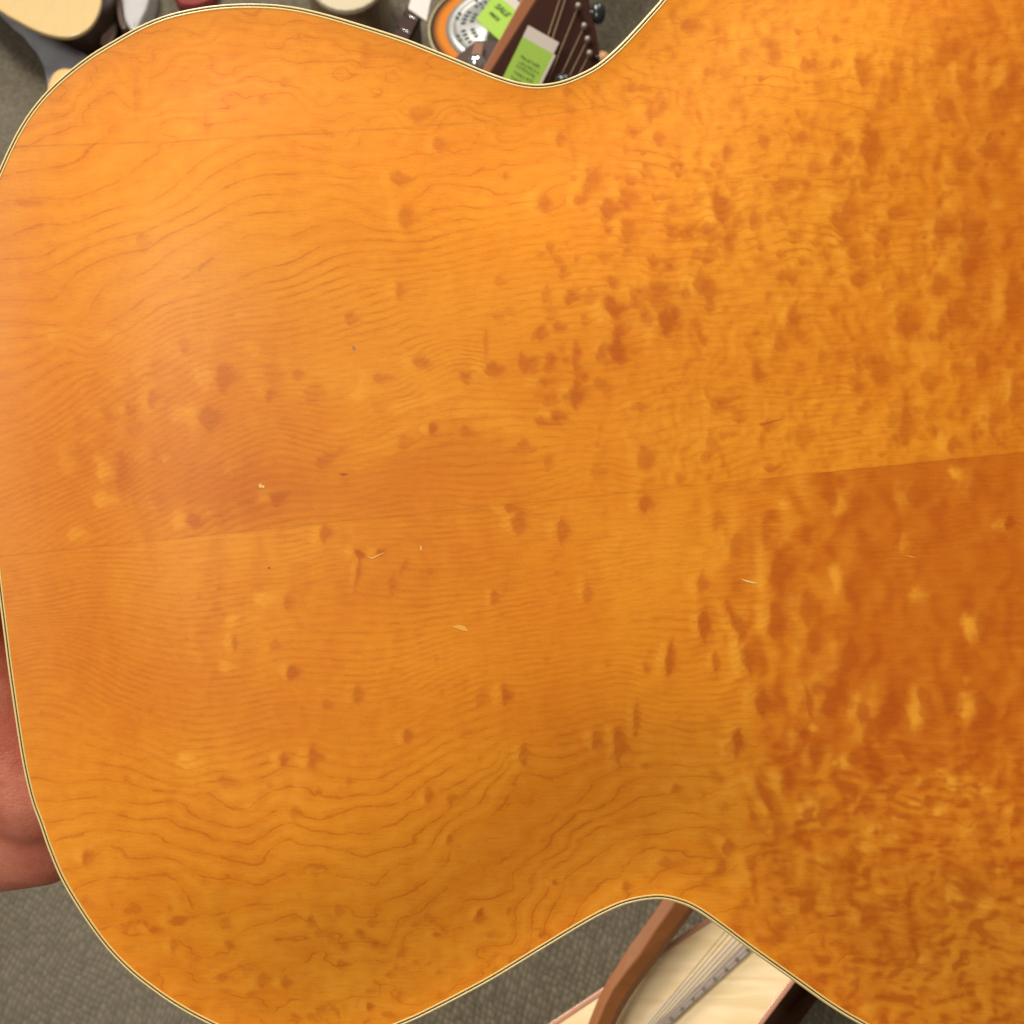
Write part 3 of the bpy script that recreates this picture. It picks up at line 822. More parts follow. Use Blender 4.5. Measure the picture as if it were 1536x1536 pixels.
def neck():
    bm = bmesh.new()
    rings = []
    secs = [(-20, 118, -0.004, -0.100), (-70, 120, -0.018, -0.102), (-120, 122, -0.050, -0.103), (-190, 125, -0.072, -0.104), (-320, 124, -0.080, -0.104),
            (-900, 116, -0.083, -0.104), (-1500, 110, -0.084, -0.104), (-1700, 108, -0.084, -0.104)]
    for al, hw, zt, zb in secs:
        r = []
        for k in range(13):
            a = math.pi * k / 12
            pe = -hw * math.cos(a)
            z = zb + (zt - zb) * (math.sin(a) ** 0.6)
            p = axp(al, pe)
            r.append(bm.verts.new(loc(p[0], p[1], z) - GUITAR.location))
        rings.append(r)
    for i in range(len(rings) - 1):
        for k in range(12):
            bm.faces.new((rings[i][k], rings[i][k + 1], rings[i + 1][k + 1], rings[i + 1][k]))
        bm.faces.new((rings[i][0], rings[i + 1][0], rings[i + 1][12], rings[i][12]))
    bm.faces.new(rings[0]); bm.faces.new(rings[-1][::-1])
    bmesh.ops.recalc_face_normals(bm, faces=bm.faces)
    me = bpy.data.meshes.new('neck'); bm.to_mesh(me); bm.free()
    o = put('neck', me, NECKW, smooth=True); o.parent = GUITAR
    hp = [(-34, -112), (-60, -104), (-85, -70), (-96, 0), (-85, 70), (-60, 104), (-34, 112)]
    pts = [loc(*axp(a + 4, p), -0.0015) - GUITAR.location for a, p in hp]
    c = slab('heel_cap', pts, FWD * 0.0025, BIND, None, 0.0006)
    c.parent = o
    # headstock beyond the nut
    hs = [(-1690, -108), (-1760, -150), (-2300, -190), (-2330, -120), (-2330, 120), (-2300, 190), (-1760, 150), (-1690, 108)]
    pts = [loc(*axp(a, p), -0.086) - GUITAR.location for a, p in hs]
    h = slab('headstock', pts, FWD * 0.015, NECKW, None, 0.001); h.parent = GUITAR
    met = plain('nickel', (0.7, 0.7, 0.68), 0.25, 1.0)
    for i in range(3):
        for s in (-1, 1):
            p = axp(-1880 - 150 * i, s * (215 + 10 * i))
            b = ball('tuner_button', loc(p[0], p[1], -0.093) - GUITAR.location, 0.008, 0.006, 0.004, met); b.parent = h


neck()

# nicks in the lacquer
CHIP = plain('bare_lacquer_chip', (0.82, 0.52, 0.17), 0.7)
SOIL = plain('dark_soil', (0.05, 0.03, 0.025), 0.8)


def nick(pts, mat, name):
    k = []
    for px, py in pts:
        z = float(arch(np.array([px]), np.array([py]))[0])
        f = (D - z) / D
        k.append(loc(768 + (px - 768) * f, 768 + (py - 768) * f, z + 0.00006) - GUITAR.location)
    bm = bmesh.new(); bm.faces.new([bm.verts.new(p) for p in k])
    bmesh.ops.triangulate(bm, faces=bm.faces[:])
    for f in bm.faces:
        f.normal_update()
        if f.normal.dot(FWD) > 0: f.normal_flip()
    me = bpy.data.meshes.new(name); bm.to_mesh(me); bm.free()
    o = put(name, me, mat); o.parent = GUITAR


nick([(388, 727), (391, 725), (393, 728), (397, 728), (396, 732), (392, 731), (389, 732)], CHIP, 'lacquer_chip')
nick([(678, 940), (688, 937), (697, 939), (703, 947), (694, 946), (686, 943)], plain('worn_lacquer', (0.82, 0.38, 0.05), 0.6), 'lacquer_chip')
nick([(1110, 868), (1124, 871), (1138, 875), (1130, 875), (1120, 873)], CHIP, 'scratch')
nick([(1356, 833), (1366, 834), (1376, 837), (1366, 835.6)], plain('worn_lacquer', (0.82, 0.38, 0.05), 0.6), 'scratch')
nick([(630, 819), (632, 819), (633, 825), (631, 826)], CHIP, 'scratch')
nick([(527, 520), (531, 519), (534, 522), (530, 525)], plain('blue_grey_speck', (0.36, 0.20, 0.13), 0.8), 'speck')
nick([(402, 851), (405, 851), (405, 853), (403, 853)], SOIL, 'speck')
nick([(508, 711), (515, 709.5), (523, 711), (515, 713.5)], plain('brown_speck', (0.40, 0.10, 0.012), 0.8), 'speck')
nick([(1138, 635), (1160, 630), (1178, 628), (1160, 632), (1142, 638)], plain('brown_speck', (0.52, 0.135, 0.006), 0.8), 'gum_streak')
nick([(389, 998), (402, 993), (417, 989), (404, 995.5)], plain('brown_speck', (0.52, 0.135, 0.006), 0.8), 'gum_streak')
nick([(1236, 1374), (1250, 1372.5), (1263, 1371.5), (1250, 1375)], plain('brown_speck', (0.42, 0.10, 0.008), 0.8), 'gum_streak')
nick([(549, 834), (558, 836), (575, 829), (580, 824), (574, 831), (558, 838.5)], plain('pale_crease', (0.86, 0.40, 0.10), 0.5), 'crease')


# ------------------------------------------------------------------ the hand under the neck
def make_hand():
    n = N('skin')
    v = n.coord()
    c = n.mix(n.smooth(n.noise(v, 60, 4, 0.6), 0.3, 0.7), (0.70, 0.25, 0.16, 1), (0.56, 0.14, 0.09, 1))
    n.set(Base_Color=c, Roughness=0.5, Subsurface_Weight=0.12)
    n.b.inputs['Subsurface Radius'].default_value = (0.008, 0.003, 0.002)
    vr = n.new('ShaderNodeTexVoronoi', feature='DISTANCE_TO_EDGE')
    vr.inputs['Scale'].default_value = 520
    n.link(n.coord((1, 1.6, 1), (0.3, 0, 0.5)), vr.inputs['Vector'])
    cr = n.smooth(vr.outputs['Distance'], 0.0, 0.12)
    n.bump(n.math('ADD', n.math('MULTIPLY', cr, 0.12), n.noise(v, 110, 4, 0.6, 1.0)), 0.25, 0.0016)
    verts, edges, rad = [], [], []

    def add(p, r, prev=None):
        verts.append(p); rad.append(r)
        if prev is not None: edges.append((prev, len(verts) - 1))
        return len(verts) - 1

    def H(px, py, z, r, prev=None):
        return add(loc(px, py, z), r, prev)
    w0 = H(-330, 1330, -0.100, 0.027)                       # wrist
    pc = H(-170, 1200, -0.075, 0.034, w0)                   # palm
    H(-620, 1560, -0.125, 0.033, w0)                        # forearm, leaving the frame
    pk = H(-60, 1090, -0.060, 0.026, pc)
    k0 = H(-45, 1190, -0.052, 0.0250, pc)                   # heel of the hand by the guitar's end
    k1 = H(-30, 1220, -0.046, 0.0215, k0)
    k2 = H(-55, 1318, -0.058, 0.0195, k0)
    H(-140, 1330, -0.060, 0.0200, k2)
    # four fingers run past the neck and hook over its far side
    for (x, y, l) in ((-85, 1000, 1.0), (-190, 1000, 1.08), (-290, 1010, 1.02), (-385, 1040, 0.85)):
        b = H(x, y, -0.072, 0.0115, pc if x < -100 else pk)
        m = H(x - 8, y - 110 * l, -0.066, 0.0095, b)
        e = H(x - 14, y - 235 * l, -0.082, 0.0085, m)
        H(x - 16, y - 285 * l, -0.106, 0.0078, e)
    # thumb lies along the side of the neck
    t = H(-80, 1085, -0.036, 0.0165, k1)
    t = H(-70, 1015, -0.030, 0.0120, t)
    t = H(-95, 930, -0.020, 0.0100, t)
    H(-120, 860, -0.018, 0.0088, t)
    tb = bmesh.new()
    bmesh.ops.create_uvsphere(tb, u_segments=18, v_segments=12, radius=1)
    tv = np.array([v.co[:] for v in tb.verts]); tb.verts.index_update()
    tf = [[v.index for v in f.verts] for f in tb.faces]; tb.free()
    VV, FF = [], []

    def ballm(p, r):
        k = len(VV) * len(tv)
        VV.append(tv * r + np.array(p)); FF.extend([[i + k for i in f] for f in tf])
    for p, r in zip(verts, rad): ballm(p, r)
    for i, j in edges:
        a, b = Vector(verts[i]), Vector(verts[j])
        for k in range(1, 7):
            t = k / 7
            ballm(a.lerp(b, t), rad[i] * (1 - t) + rad[j] * t)
    me = bpy.data.meshes.new('hand_volume')
    me.from_pydata(np.vstack(VV).tolist(), [], FF)
    ob = bpy.data.objects.new('hand_volume', me)
    COL.objects.link(ob)
    rm = ob.modifiers.new('Re', 'REMESH'); rm.mode = 'VOXEL'; rm.voxel_size = 0.0016; rm.use_smooth_shade = True
    sm = ob.modifiers.new('Sm', 'SMOOTH'); sm.iterations = 9; sm.factor = 0.5
    bpy.context.view_layer.update()
    ev = ob.evaluated_get(bpy.context.evaluated_depsgraph_get())
    m2 = bpy.data.meshes.new_from_object(ev)
    m2.materials.clear()
    bpy.data.objects.remove(ob)
    o = put('hand', m2, n.m, smooth=True)
    tag(o, 'bare hand gripping the amber guitar by its neck', 'hand')
    nail = plain('nail', (0.62, 0.34, 0.26), 0.3)
    b = ball('thumb_nail', loc(-128, 868, -0.0098), 0.006, 0.007, 0.0012, nail, None, Matrix.Rotation(math.radians(30), 4, 'X'))
    b.parent = o


make_hand()


# ------------------------------------------------------------------ lap harp on the carpet (lower opening)
def make_harp():
    ZB = 0.105
    H = empty('lap_harp', floor_pt(950, 1500, 0))
    tag(H, 'small wooden lap harp with pale soundboard lying on the carpet', 'harp')
    PALE = N('pale_spruce')
    v = PALE.coord((14, 90, 14), (0, 0, 0.75))
    c = PALE.mix(PALE.smooth(PALE.noise(v, 1.0, 3, 0.6, 0.6), 0.3, 0.75), (0.88, 0.70, 0.43, 1), (0.72, 0.53, 0.27, 1))
    PALE.set(Base_Color=c, Roughness=0.35, Coat_Weight=0.2)
    PALE = PALE.m
    RED = plain('reddish_hardwood', (0.26, 0.085, 0.016), 0.6, var=0.25, scale=18, coat=0.0, stretch=(3, 12, 3))
    TRIM = plain('rosy_edge_trim', (0.50, 0.24, 0.14), 0.35, var=0.12, coat=0.2)
    WAL = plain('brown_box_side', (0.27, 0.115, 0.05), 0.45, var=0.2, scale=20)
    lx = lambda y: 1065 + 1.5 * (1374 - y)
    rx = lambda y: 1181 + 0.757 * (1473 - y)
    fp = lambda x, y, z=ZB: floor_pt(x, y, z)
    yT, yB = 1250, 1800
    slab('soundboard', [fp(lx(yB) + 15, yB), fp(rx(yB), yB), fp(rx(yT), yT), fp(lx(yT) + 15, yT)], (0, 0, -0.004), PALE, H)
    slab('edge_trim', [fp(lx(yB), yB, ZB + .001), fp(lx(yB) + 15, yB, ZB + .001), fp(lx(yT) + 15, yT, ZB + .001), fp(lx(yT), yT, ZB + .001)], (0, 0, -0.012), TRIM, H, 0.0008)
    slab('edge_trim', [fp(rx(yB), yB, ZB + .001), fp(rx(yB) + 12, yB, ZB + .001), fp(rx(yT) + 12, yT, ZB + .001), fp(rx(yT), yT, ZB + .001)], (0, 0, -0.012), TRIM, H, 0.0008)
    # box sides flare out to the carpet
    bm = bmesh.new()
    for s in (0, 1):
        f = (lambda y: lx(y) + 3) if s == 0 else (lambda y: rx(y) + 9)
        off = -4 if s == 0 else 62
        a, b = fp(f(yB), yB, ZB - .012), fp(f(yT), yT, ZB - .012)
        c, d = fp(f(yT) + off, yT, 0.03), fp(f(yB) + off, yB, 0.03)
        c.z = 0.001; d.z = 0.001
        bm2 = bmesh.new()
        vs_ = [bm2.verts.new(p) for p in (a, b, c, d)]
        bm2.faces.new(vs_)
        bmesh.ops.solidify(bm2, geom=bm2.faces[:], thickness=0.003)
        bm_obj('box_side', bm2, WAL, H)
    bm.free()
    # string rib with its row of eyelets
    r0, r1 = (1180, 1372), (820, 1699)
    w = 9
    slab('string_rib', [fp(r0[0] - w, r0[1] - w * .6, ZB + .0028), fp(r0[0] + 3, r0[1] + 3, ZB + .0028), fp(r1[0] + 3, r1[1] + 3, ZB + .0028), fp(r1[0] - w, r1[1] - w * .6, ZB + .0028)],
         (0, 0, -0.0026), plain('lavender_grey_rib', (0.50, 0.41, 0.36), 0.35), H, 0.0005)
    slab('string_rib', [fp(r0[0] - 26, r0[1] - 14, ZB + .0012), fp(r0[0] - w - 1, r0[1] - w * .6, ZB + .0012), fp(r1[0] - w - 1, r1[1] - w * .6, ZB + .0012), fp(r1[0] - 26, r1[1] - 14, ZB + .0012)],
         (0, 0, -0.001), plain('pale_rib_bed', (0.78, 0.63, 0.44), 0.35), H)
    DK = plain('dark_eyelet', (0.17, 0.14, 0.14), 0.4)
    for k in range(22):
        t = (k + 0.5) / 22
        x = r0[0] + (r1[0] - r0[0]) * t - 1; y = r0[1] + (r1[1] - r0[1]) * t
        ball('eyelet', fp(x, y, ZB + .0030), 0.0014, 0.0014, 0.0007, DK, H)
    ST = plain('nylon_string', (0.22, 0.18, 0.12), 0.5)
    for k in range(7):
        T = (1086 + 5.6 * k, 1399.5 + 4.2 * k); B = (973 + 5.2 * k, 1536)
        dx, dy = (T[0] - B[0]), (T[1] - B[1])
        a = fp(T[0] + dx * 0.6, T[1] + dy * 0.6, ZB + .012); b = fp(B[0] - dx * 1.2, B[1] - dy * 1.2, ZB + .007)
        tube('string', [a, b], 0.00030 + 0.00001 * k, ST, H, 6)
    # the curved neck bar bridging over the soundboard
    L = [(1015, 1310), (989.5, 1355.5), (966, 1389), (942.6, 1420), (925, 1449), (909, 1473), (896, 1500), (882, 1535), (864, 1600), (850, 1690), (845, 1800)]
    Mr = [(1030, 1320), (1005, 1362), (981, 1395), (956, 1434), (937, 1457), (917, 1484), (905, 1508), (894, 1535), (876, 1600), (862, 1690), (857, 1800)]
    Rr = [(1065, 1320), (1034, 1363), (1007, 1400), (987, 1428), (960, 1463), (941, 1490), (928, 1512), (917, 1535), (899, 1600), (886, 1690), (881, 1800)]
    bm = bmesh.new()
    rings = []
    zt = ZB + 0.034
    for l, m, r in zip(L, Mr, Rr):
        pl = fp(*l, zt - 0.003); pm = fp(*m, zt); pm2 = fp(m[0] + 3, m[1] + 1.5, zt - 0.0002); pr = fp(*r, zt - 0.006)
        pl2 = pl.copy(); pl2.z -= 0.020; pl2.x += 0.008; pr2 = pr.copy(); pr2.z -= 0.020; pr2.x += 0.003
        rings.append([bm.verts.new(p) for p in (pl2, pl, pm, pm2, pr, pr2)])
    for i in range(len(rings) - 1):
        for k in range(6):
            bm.faces.new((rings[i][k], rings[i][(k + 1) % 6], rings[i + 1][(k + 1) % 6], rings[i + 1][k]))
    bm.faces.new(rings[0]); bm.faces.new(rings[-1][::-1])
    o = bm_obj('neck_bar', bm, RED, H)
    md = o.modifiers.new('Bevel', 'BEVEL'); md.width = 0.0009; md.segments = 2
    # post joining the bar to the box out of sight
    slab('post', [fp(1000, 1300, zt - .006), fp(1050, 1300, zt - .006), fp(1090, 1262, zt - .006), fp(1030, 1262, zt - .006)], (0, 0, -0.03), RED, H, 0.001)
    slab('post', [fp(838, 1780, zt - .006), fp(885, 1780, zt - .006), fp(885, 1798, zt - .006), fp(838, 1798, zt - .006)], (0, 0, -0.032), RED, H, 0.001)


make_harp()


# ------------------------------------------------------------------ instruments on the floor beyond (upper opening)
def floor_slab(name, pts, z, thick, mat, parent=None, bevel=0.003, loop=True, n=5):
    P = [floor_pt(x, y, z) for x, y in pts]
    if loop: P = smooth_loop(P, n)
    return slab(name, P, (0, 0, -thick), mat, parent, bevel)


DARKW = plain('dark_mahogany', (0.080, 0.045, 0.032), 0.45, var=0.2, scale=20, coat=0.3)
ROSE = plain('dark_rosewood', (0.040, 0.012, 0.007), 0.6, var=0.35, scale=20, stretch=(2, 14, 2), spec=0.12)
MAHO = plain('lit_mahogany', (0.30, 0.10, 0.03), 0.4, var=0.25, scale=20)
BLOND = plain('blond_spruce', (0.54, 0.38, 0.16), 0.45, var=0.12, scale=16, stretch=(12, 2, 1), coat=0.3)
CHROME = plain('chrome', (0.82, 0.82, 0.82), 0.22, 1.0)
WHITEP = plain('white_plastic', (0.46, 0.44, 0.44), 0.25, coat=0.3)


def make_back_row():
    # blond ukulele, lower bout in view
    U = empty('ukulele', floor_pt(30, -120, 0))
    tag(U, 'blond ukulele with dark sides lying on the carpet', 'ukulele')
    out = [(-40, -22), (0, 15), (25, 30), (52, 44), (80, 53), (107, 54), (131, 43), (146, 22), (152, -6), (146, -50), (128, -100), (112, -150), (112, -200), (96, -250),
           (50, -275), (-5, -262), (-32, -225), (-42, -180), (-68, -130), (-82, -75)]
    floor_slab('top', out, 0.066, 0.004, BLOND, U, 0.0015)
    floor_slab('side', [(x + 14, y - 44) for x, y in out], 0.0615, 0.058, DARKW, U, 0.0)
    nk = [(22, -262), (48, -262), (60, -520), (34, -520)]
    floor_slab('fretboard', nk, 0.073, 0.006, ROSE, U, 0.001, loop=False)
    # second ukulele hidden behind the amber guitar: only a tan curve shows
    U2 = empty('ukulele', floor_pt(120, 160, 0))
    tag(U2, 'tan ukulele body peeking out behind the amber guitar edge', 'ukulele')
    out = [(70, 140), (74, 116), (86, 103), (104, 101), (125, 110), (150, 130), (175, 160), (178, 200), (150, 228), (115, 222), (85, 190)]
    TAN = plain('tan_wood', (0.62, 0.38, 0.14), 0.4, var=0.12)
    floor_slab('body', out, 0.055, 0.05, TAN, U2, 0.004)
    # soft grey cloth strip trailing between them
    G = plain('blue_grey_cloth', (0.60, 0.61, 0.68), 0.8, var=0.08, scale=40)
    bm = bmesh.new()
    A = smooth_loop([floor_pt(x, y, 0.006) for x, y in [(-40, -15), (22, 42), (45, 66), (62, 92), (72, 130), (80, 190)]], 6, False)
    B = smooth_loop([floor_pt(x, y, 0.006) for x, y in [(-10, -30), (50, 32), (85, 52), (128, 80), (160, 120), (175, 180)]], 6, False)
    rows = []
    for i, (a, b) in enumerate(zip(A, B)):
        r = []
        for k in range(7):
            t = k / 6
            p = a.lerp(b, t); p.z = 0.004 + 0.010 * math.sin(math.pi * t) + 0.002 * math.sin(i * 0.9 + 3 * t)
            r.append(bm.verts.new(p))
        rows.append(r)
    for i in range(len(rows) - 1):
        for k in range(6): bm.faces.new((rows[i][k], rows[i][k + 1], rows[i + 1][k + 1], rows[i + 1][k]))
    bmesh.ops.solidify(bm, geom=bm.faces[:], thickness=0.002)
    tag(bm_obj('cloth_strip', bm, G, None, True), 'pale blue grey cloth strip on the carpet beside the blond ukulele', 'cloth')
    # glossy white sleeve
    W = empty('plastic_sleeve', floor_pt(205, 0, 0))
    tag(W, 'glossy white plastic sleeve with a dark spine on the carpet', 'sleeve')
    floor_slab('sleeve', [(182, -40), (226, -40), (222, 2), (212, 26), (202, 44), (190, 36), (183, 12)], 0.03, 0.028, WHITEP, W, 0.004)
    floor_slab('spine', [(172, -40), (181, -40), (182, 12), (189, 38), (181, 40), (174, 14)], 0.034, 0.033, DARKW, W, 0.002)
    floor_slab('spine', [(160, 10), (172, 12), (176, 40), (166, 62), (150, 66), (154, 40)], 0.02, 0.018, plain('brown_spine', (0.14, 0.085, 0.06), 0.5), W, 0.002)
    # red cloth
    floor_slab('red_cloth', [(258, -40), (322, -44), (318, -8), (306, 2), (288, 6), (266, 0)], 0.02, 0.018, plain('red_cloth', (0.22, 0.03, 0.025), 0.8), None, 0.006)
    tag(bpy.data.objects['red_cloth'], 'dark red folded cloth lying on the carpet by the plastic sleeve', 'cloth')
    # banjo pot, cream head
    Bj = empty('banjo', floor_pt(521, -48, 0))
    tag(Bj, 'small banjo with round cream head lying on the carpet', 'banjo')
    circ = lambda cx, cy, rx, ry, m=28: [(cx + rx * math.cos(2 * math.pi * k / m), cy + ry * math.sin(2 * math.pi * k / m)) for k in range(m)]
    CREAM = plain('cream_skin_head', (0.50, 0.42, 0.28), 0.5, var=0.12, scale=20)
    floor_slab('head', circ(519, -40, 60, 55), 0.075, 0.006, CREAM, Bj, 0.003, n=1)
    floor_slab('rim', circ(519, -40, 61, 56), 0.068, 0.062, plain('rim_wood', (0.22, 0.15, 0.09), 0.4), Bj, 0.0, n=1)
    floor_slab('fretboard', [(505, -92), (530, -92), (545, -380), (520, -380)], 0.082, 0.008, ROSE, Bj, 0.001, loop=False)
    # dark neck with a white card over it
    K = empty('instrument_neck', floor_pt(610, 30, 0))
    tag(K, 'dark fretted neck sticking out beside the sunburst resonator guitar', 'neck')
    floor_slab('fretboard', [(611, 8), (632, 20), (586, 110), (566, 100)], 0.060, 0.008, plain('maroon_board', (0.045, 0.022, 0.020), 0.6, spec=0.15), K, 0.001, loop=False)
    floor_slab('neck_wood', [(612, 10), (630, 20), (586, 108), (568, 100)], 0.0515, 0.0515, DARKW, K, 0.0, loop=False)
    for t in (0.12, 0.34, 0.56, 0.78):
        a = floor_pt(611 - 45 * t, 8 + 92 * t, 0.0607); b = floor_pt(632 - 46 * t, 20 + 90 * t, 0.0607)
        tube('fret', [a, b], 0.0009, CHROME, K, 6)
    c = floor_slab('price_card', [(612, 12), (640, 31), (652, -28), (626, -40)], 0.064, 0.003, plain('white_card', (0.62, 0.56, 0.52), 0.4), None, 0.0008, loop=False)
    tag(c, 'blank whitish card lying on the dark fretted neck', 'card')


make_back_row()


def text_obj(s, size, mat, parent, M, name='lettering'):
    cu = bpy.data.curves.new(name, 'FONT')
    cu.body = s; cu.size = size; cu.align_x = 'CENTER'; cu.align_y = 'CENTER'; cu.extrude = 0.00015
    cu.offset = size * 0.02
    tmp = bpy.data.objects.new(name, cu)
    COL.objects.link(tmp)
    bpy.context.view_layer.update()
    me = bpy.data.meshes.new_from_object(tmp.evaluated_get(bpy.context.evaluated_depsgraph_get()))
    bpy.data.objects.remove(tmp)
    me.transform(M)
    return put(name, me, mat, parent)


def frame_from(o, x, y):
    x = x.normalized(); z = x.cross(y).normalized(); y = z.cross(x)
    M = Matrix((x, y, z)).transposed().to_4x4()
    M.translation = o
    return M


def make_resonator():
    ZT = 0.095
    R = empty('resonator_guitar', floor_pt(800, 60, 0))
    tag(R, 'sunburst resonator guitar with perforated chrome cover plate lying on carpet', 'guitar')
    n = N('sunburst_top')
    tc = n.new('ShaderNodeTexCoord')
    ln = n.new('ShaderNodeVectorMath', operation='LENGTH')
    cx = floor_pt(757, 42, ZT)
    sub = n.new('ShaderNodeVectorMath', operation='SUBTRACT')
    n.link(tc.outputs['Object'], sub.inputs[0]); sub.inputs[1].default_value = tuple(cx)
    n.link(sub.outputs[0], ln.inputs[0])
    rad = (floor_pt(645, 42, ZT) - cx).length
    f = n.smooth(ln.outputs['Value'], rad * 0.86, rad * 0.985)
    n.set(Base_Color=n.mix(f, (0.55, 0.17, 0.012, 1), (0.020, 0.010, 0.006, 1)), Roughness=0.25, Coat_Weight=0.4)
    circ = lambda c, rr, z, m=48, k=1.0: [c + Vector((rr * math.cos(2 * math.pi * i / m), k * rr * math.sin(2 * math.pi * i / m), z)) for i in range(m)]
    c0 = Vector((cx.x, cx.y, 0))
    slab('top', circ(c0, rad, ZT), (0, 0, -0.004), n.m, R, 0.001)
    slab('side', circ(c0, rad * 0.995, ZT - 0.0042), (0, 0, -(ZT - 0.006)), DARKW, R)
    # cream edge binding: a ring
    bm = bmesh.new()
    prof = [(rad + 0.0002, ZT - 0.005), (rad + 0.0018, ZT - 0.005), (rad + 0.0018, ZT - 0.0005), (rad + 0.0002, ZT - 0.0002)]
    rings = [[bm.verts.new((cx.x + r * math.cos(2 * math.pi * i / 64), cx.y + r * math.sin(2 * math.pi * i / 64), z)) for i in range(64)] for r, z in prof]
    for j in range(4):
        for i in range(64):
            bm.faces.new((rings[j][i], rings[j][(i + 1) % 64], rings[(j + 1) % 4][(i + 1) % 64], rings[(j + 1) % 4][i]))
    bm_obj('binding', bm, plain('olive_cream_binding', (0.42, 0.36, 0.18), 0.4), R)
    # domed cover plate
    pr = rad * 0.79
    bm = bmesh.new()
    prev = None
    hz = lambda r: ZT + 0.0006 + 0.010 * (1 - (r / pr) ** 2) * (0.55 + 0.45 * math.cos(math.pi * r / pr)) + 0.004 * math.exp(-((r / pr - 0.9) / 0.06) ** 2)
    cv = bm.verts.new((cx.x, cx.y, hz(0)))
    for j in range(1, 25):
        r = pr * j / 24
        ring = [bm.verts.new((cx.x + r * math.cos(2 * math.pi * i / 72), cx.y + r * math.sin(2 * math.pi * i / 72), hz(r))) for i in range(72)]
        for i in range(72):
            if prev is None: bm.faces.new((cv, ring[i], ring[(i + 1) % 72]))
            else: bm.faces.new((prev[i], ring[i], ring[(i + 1) % 72], prev[(i + 1) % 72]))
        prev = ring
    ring = [bm.verts.new((v.co.x, v.co.y, ZT + 0.0002)) for v in prev]
    for i in range(72): bm.faces.new((prev[i], ring[i], ring[(i + 1) % 72], prev[(i + 1) % 72]))
    SAT = plain('brushed_nickel', (0.42, 0.415, 0.40), 0.42, 0.7, var=0.1)
    cp = bm_obj('cover_plate', bm, SAT, R, True)
    HO = plain('plate_hole', (0.02, 0.035, 0.035), 0.6)
    for g in range(9):
        a0 = math.radians(202 + g * 40)
        for row, (rr, m) in enumerate(((0.55, 3), (0.70, 4), (0.84, 4))):
            for k in range(m):
                if row == 2 and k in (0, 3): continue
                a = a0 + math.radians((k - (m - 1) / 2) * (8.0 if row else 9.0))
                r = pr * rr
                p = Vector((cx.x + r * math.cos(a), cx.y + r * math.sin(a), hz(r) + 0.0004))
                b = ball('hole', p, 0.0030, 0.0017, 0.0008, HO, R, Matrix.Rotation(a, 4, 'Z'))
                b.parent = cp; b.matrix_parent_inverse = Matrix()
    # chrome tailpiece, dark reflection put into its colour, with a polished knob
    tp = slab('tailpiece', [floor_pt(x, y, ZT + 0.022) for x, y in [(679, 88), (712, 60), (748, 60), (735, 112), (700, 125), (672, 118)]], (0, 0, -0.021),
              plain('dark_reflecting_chrome', (0.07, 0.045, 0.038), 0.3, var=0.3, scale=40), R, 0.002)
    ball('knob', floor_pt(714, 94, ZT + 0.030), 0.009, 0.009, 0.008, plain('mirror_knob', (0.75, 0.70, 0.68), 0.12, 1.0), R)
    slab('brown_reflection', [floor_pt(x, y, ZT + 0.030) for x, y in [(712, 62), (726, 64), (722, 84), (707, 80)]], (0, 0, -0.0075), plain('copper_brown', (0.22, 0.105, 0.06), 0.35, var=0.2), R, 0.001)  # brown reflection in the tailpiece, built as a coloured block
    # short neck continuing up out of the picture
    d = (floor_pt(900, -120, ZT) - cx); d.z = 0; d.normalize()
    s = Vector((d.y, -d.x, 0))
    p0 = c0 + d * rad * 0.9
    q = [p0 + s * 0.024, p0 + d * 0.30 + s * 0.02, p0 + d * 0.30 - s * 0.02, p0 - s * 0.024]
    slab('fretboard', [v + Vector((0, 0, ZT + 0.008)) for v in q], (0, 0, -0.007), ROSE, R, 0.001)


make_resonator()


def green_tag(corner, w, h, header, label, lines, hdr_mat, lift=0.0):
    """corner: world lower-left; w, h: world vectors of the green paper"""
    nrm = w.cross(h).normalized()
    if nrm.dot(CAM - corner) < 0: nrm = -nrm
    T = empty('sale_tag', corner)
    tag(T, label, 'tag', 'green tags')
    GRN = plain('lime_green_paper', (0.27, 0.44, 0.035), 0.6, var=0.07, scale=40)
    hh = h * header
    slab('sleeve_header', [corner + h, corner + w + h, corner + w + h + hh, corner + h + hh], -nrm * 0.0012, hdr_mat, T)
    # clear sleeve edge down one side
    slab('sleeve_edge', [corner + w, corner + w * 1.07, corner + w * 1.07 + h, corner + w + h], -nrm * 0.0012, hdr_mat, T)
    slab('paper', [corner, corner + w, corner + w + h, corner + h], -nrm * 0.001, GRN, T)
    INK = plain('dark_green_ink', (0.05, 0.11, 0.015), 0.7)
    x = w.normalized(); y = h.normalized()
    for (s, u, v, size) in lines:
        o = corner + w * u + h * v + nrm * 0.0006
        if s is None:      # worn unreadable print: a row of small strokes
            rr = random.Random(int(u * 100 + v * 1000))
            t = -0.30
            while t < 0.30:
                L = rr.uniform(0.03, 0.09)
                a = o + w * t + h * rr.uniform(-.012, .012)
                slab('print_stroke', [a, a + w * L, a + w * L + h * size, a + h * size], nrm * 0.0002, INK, T)
                t += L + rr.uniform(0.02, 0.06)
        else:
            text_obj(s, size, INK, T, frame_from(o, w, h))
    return T


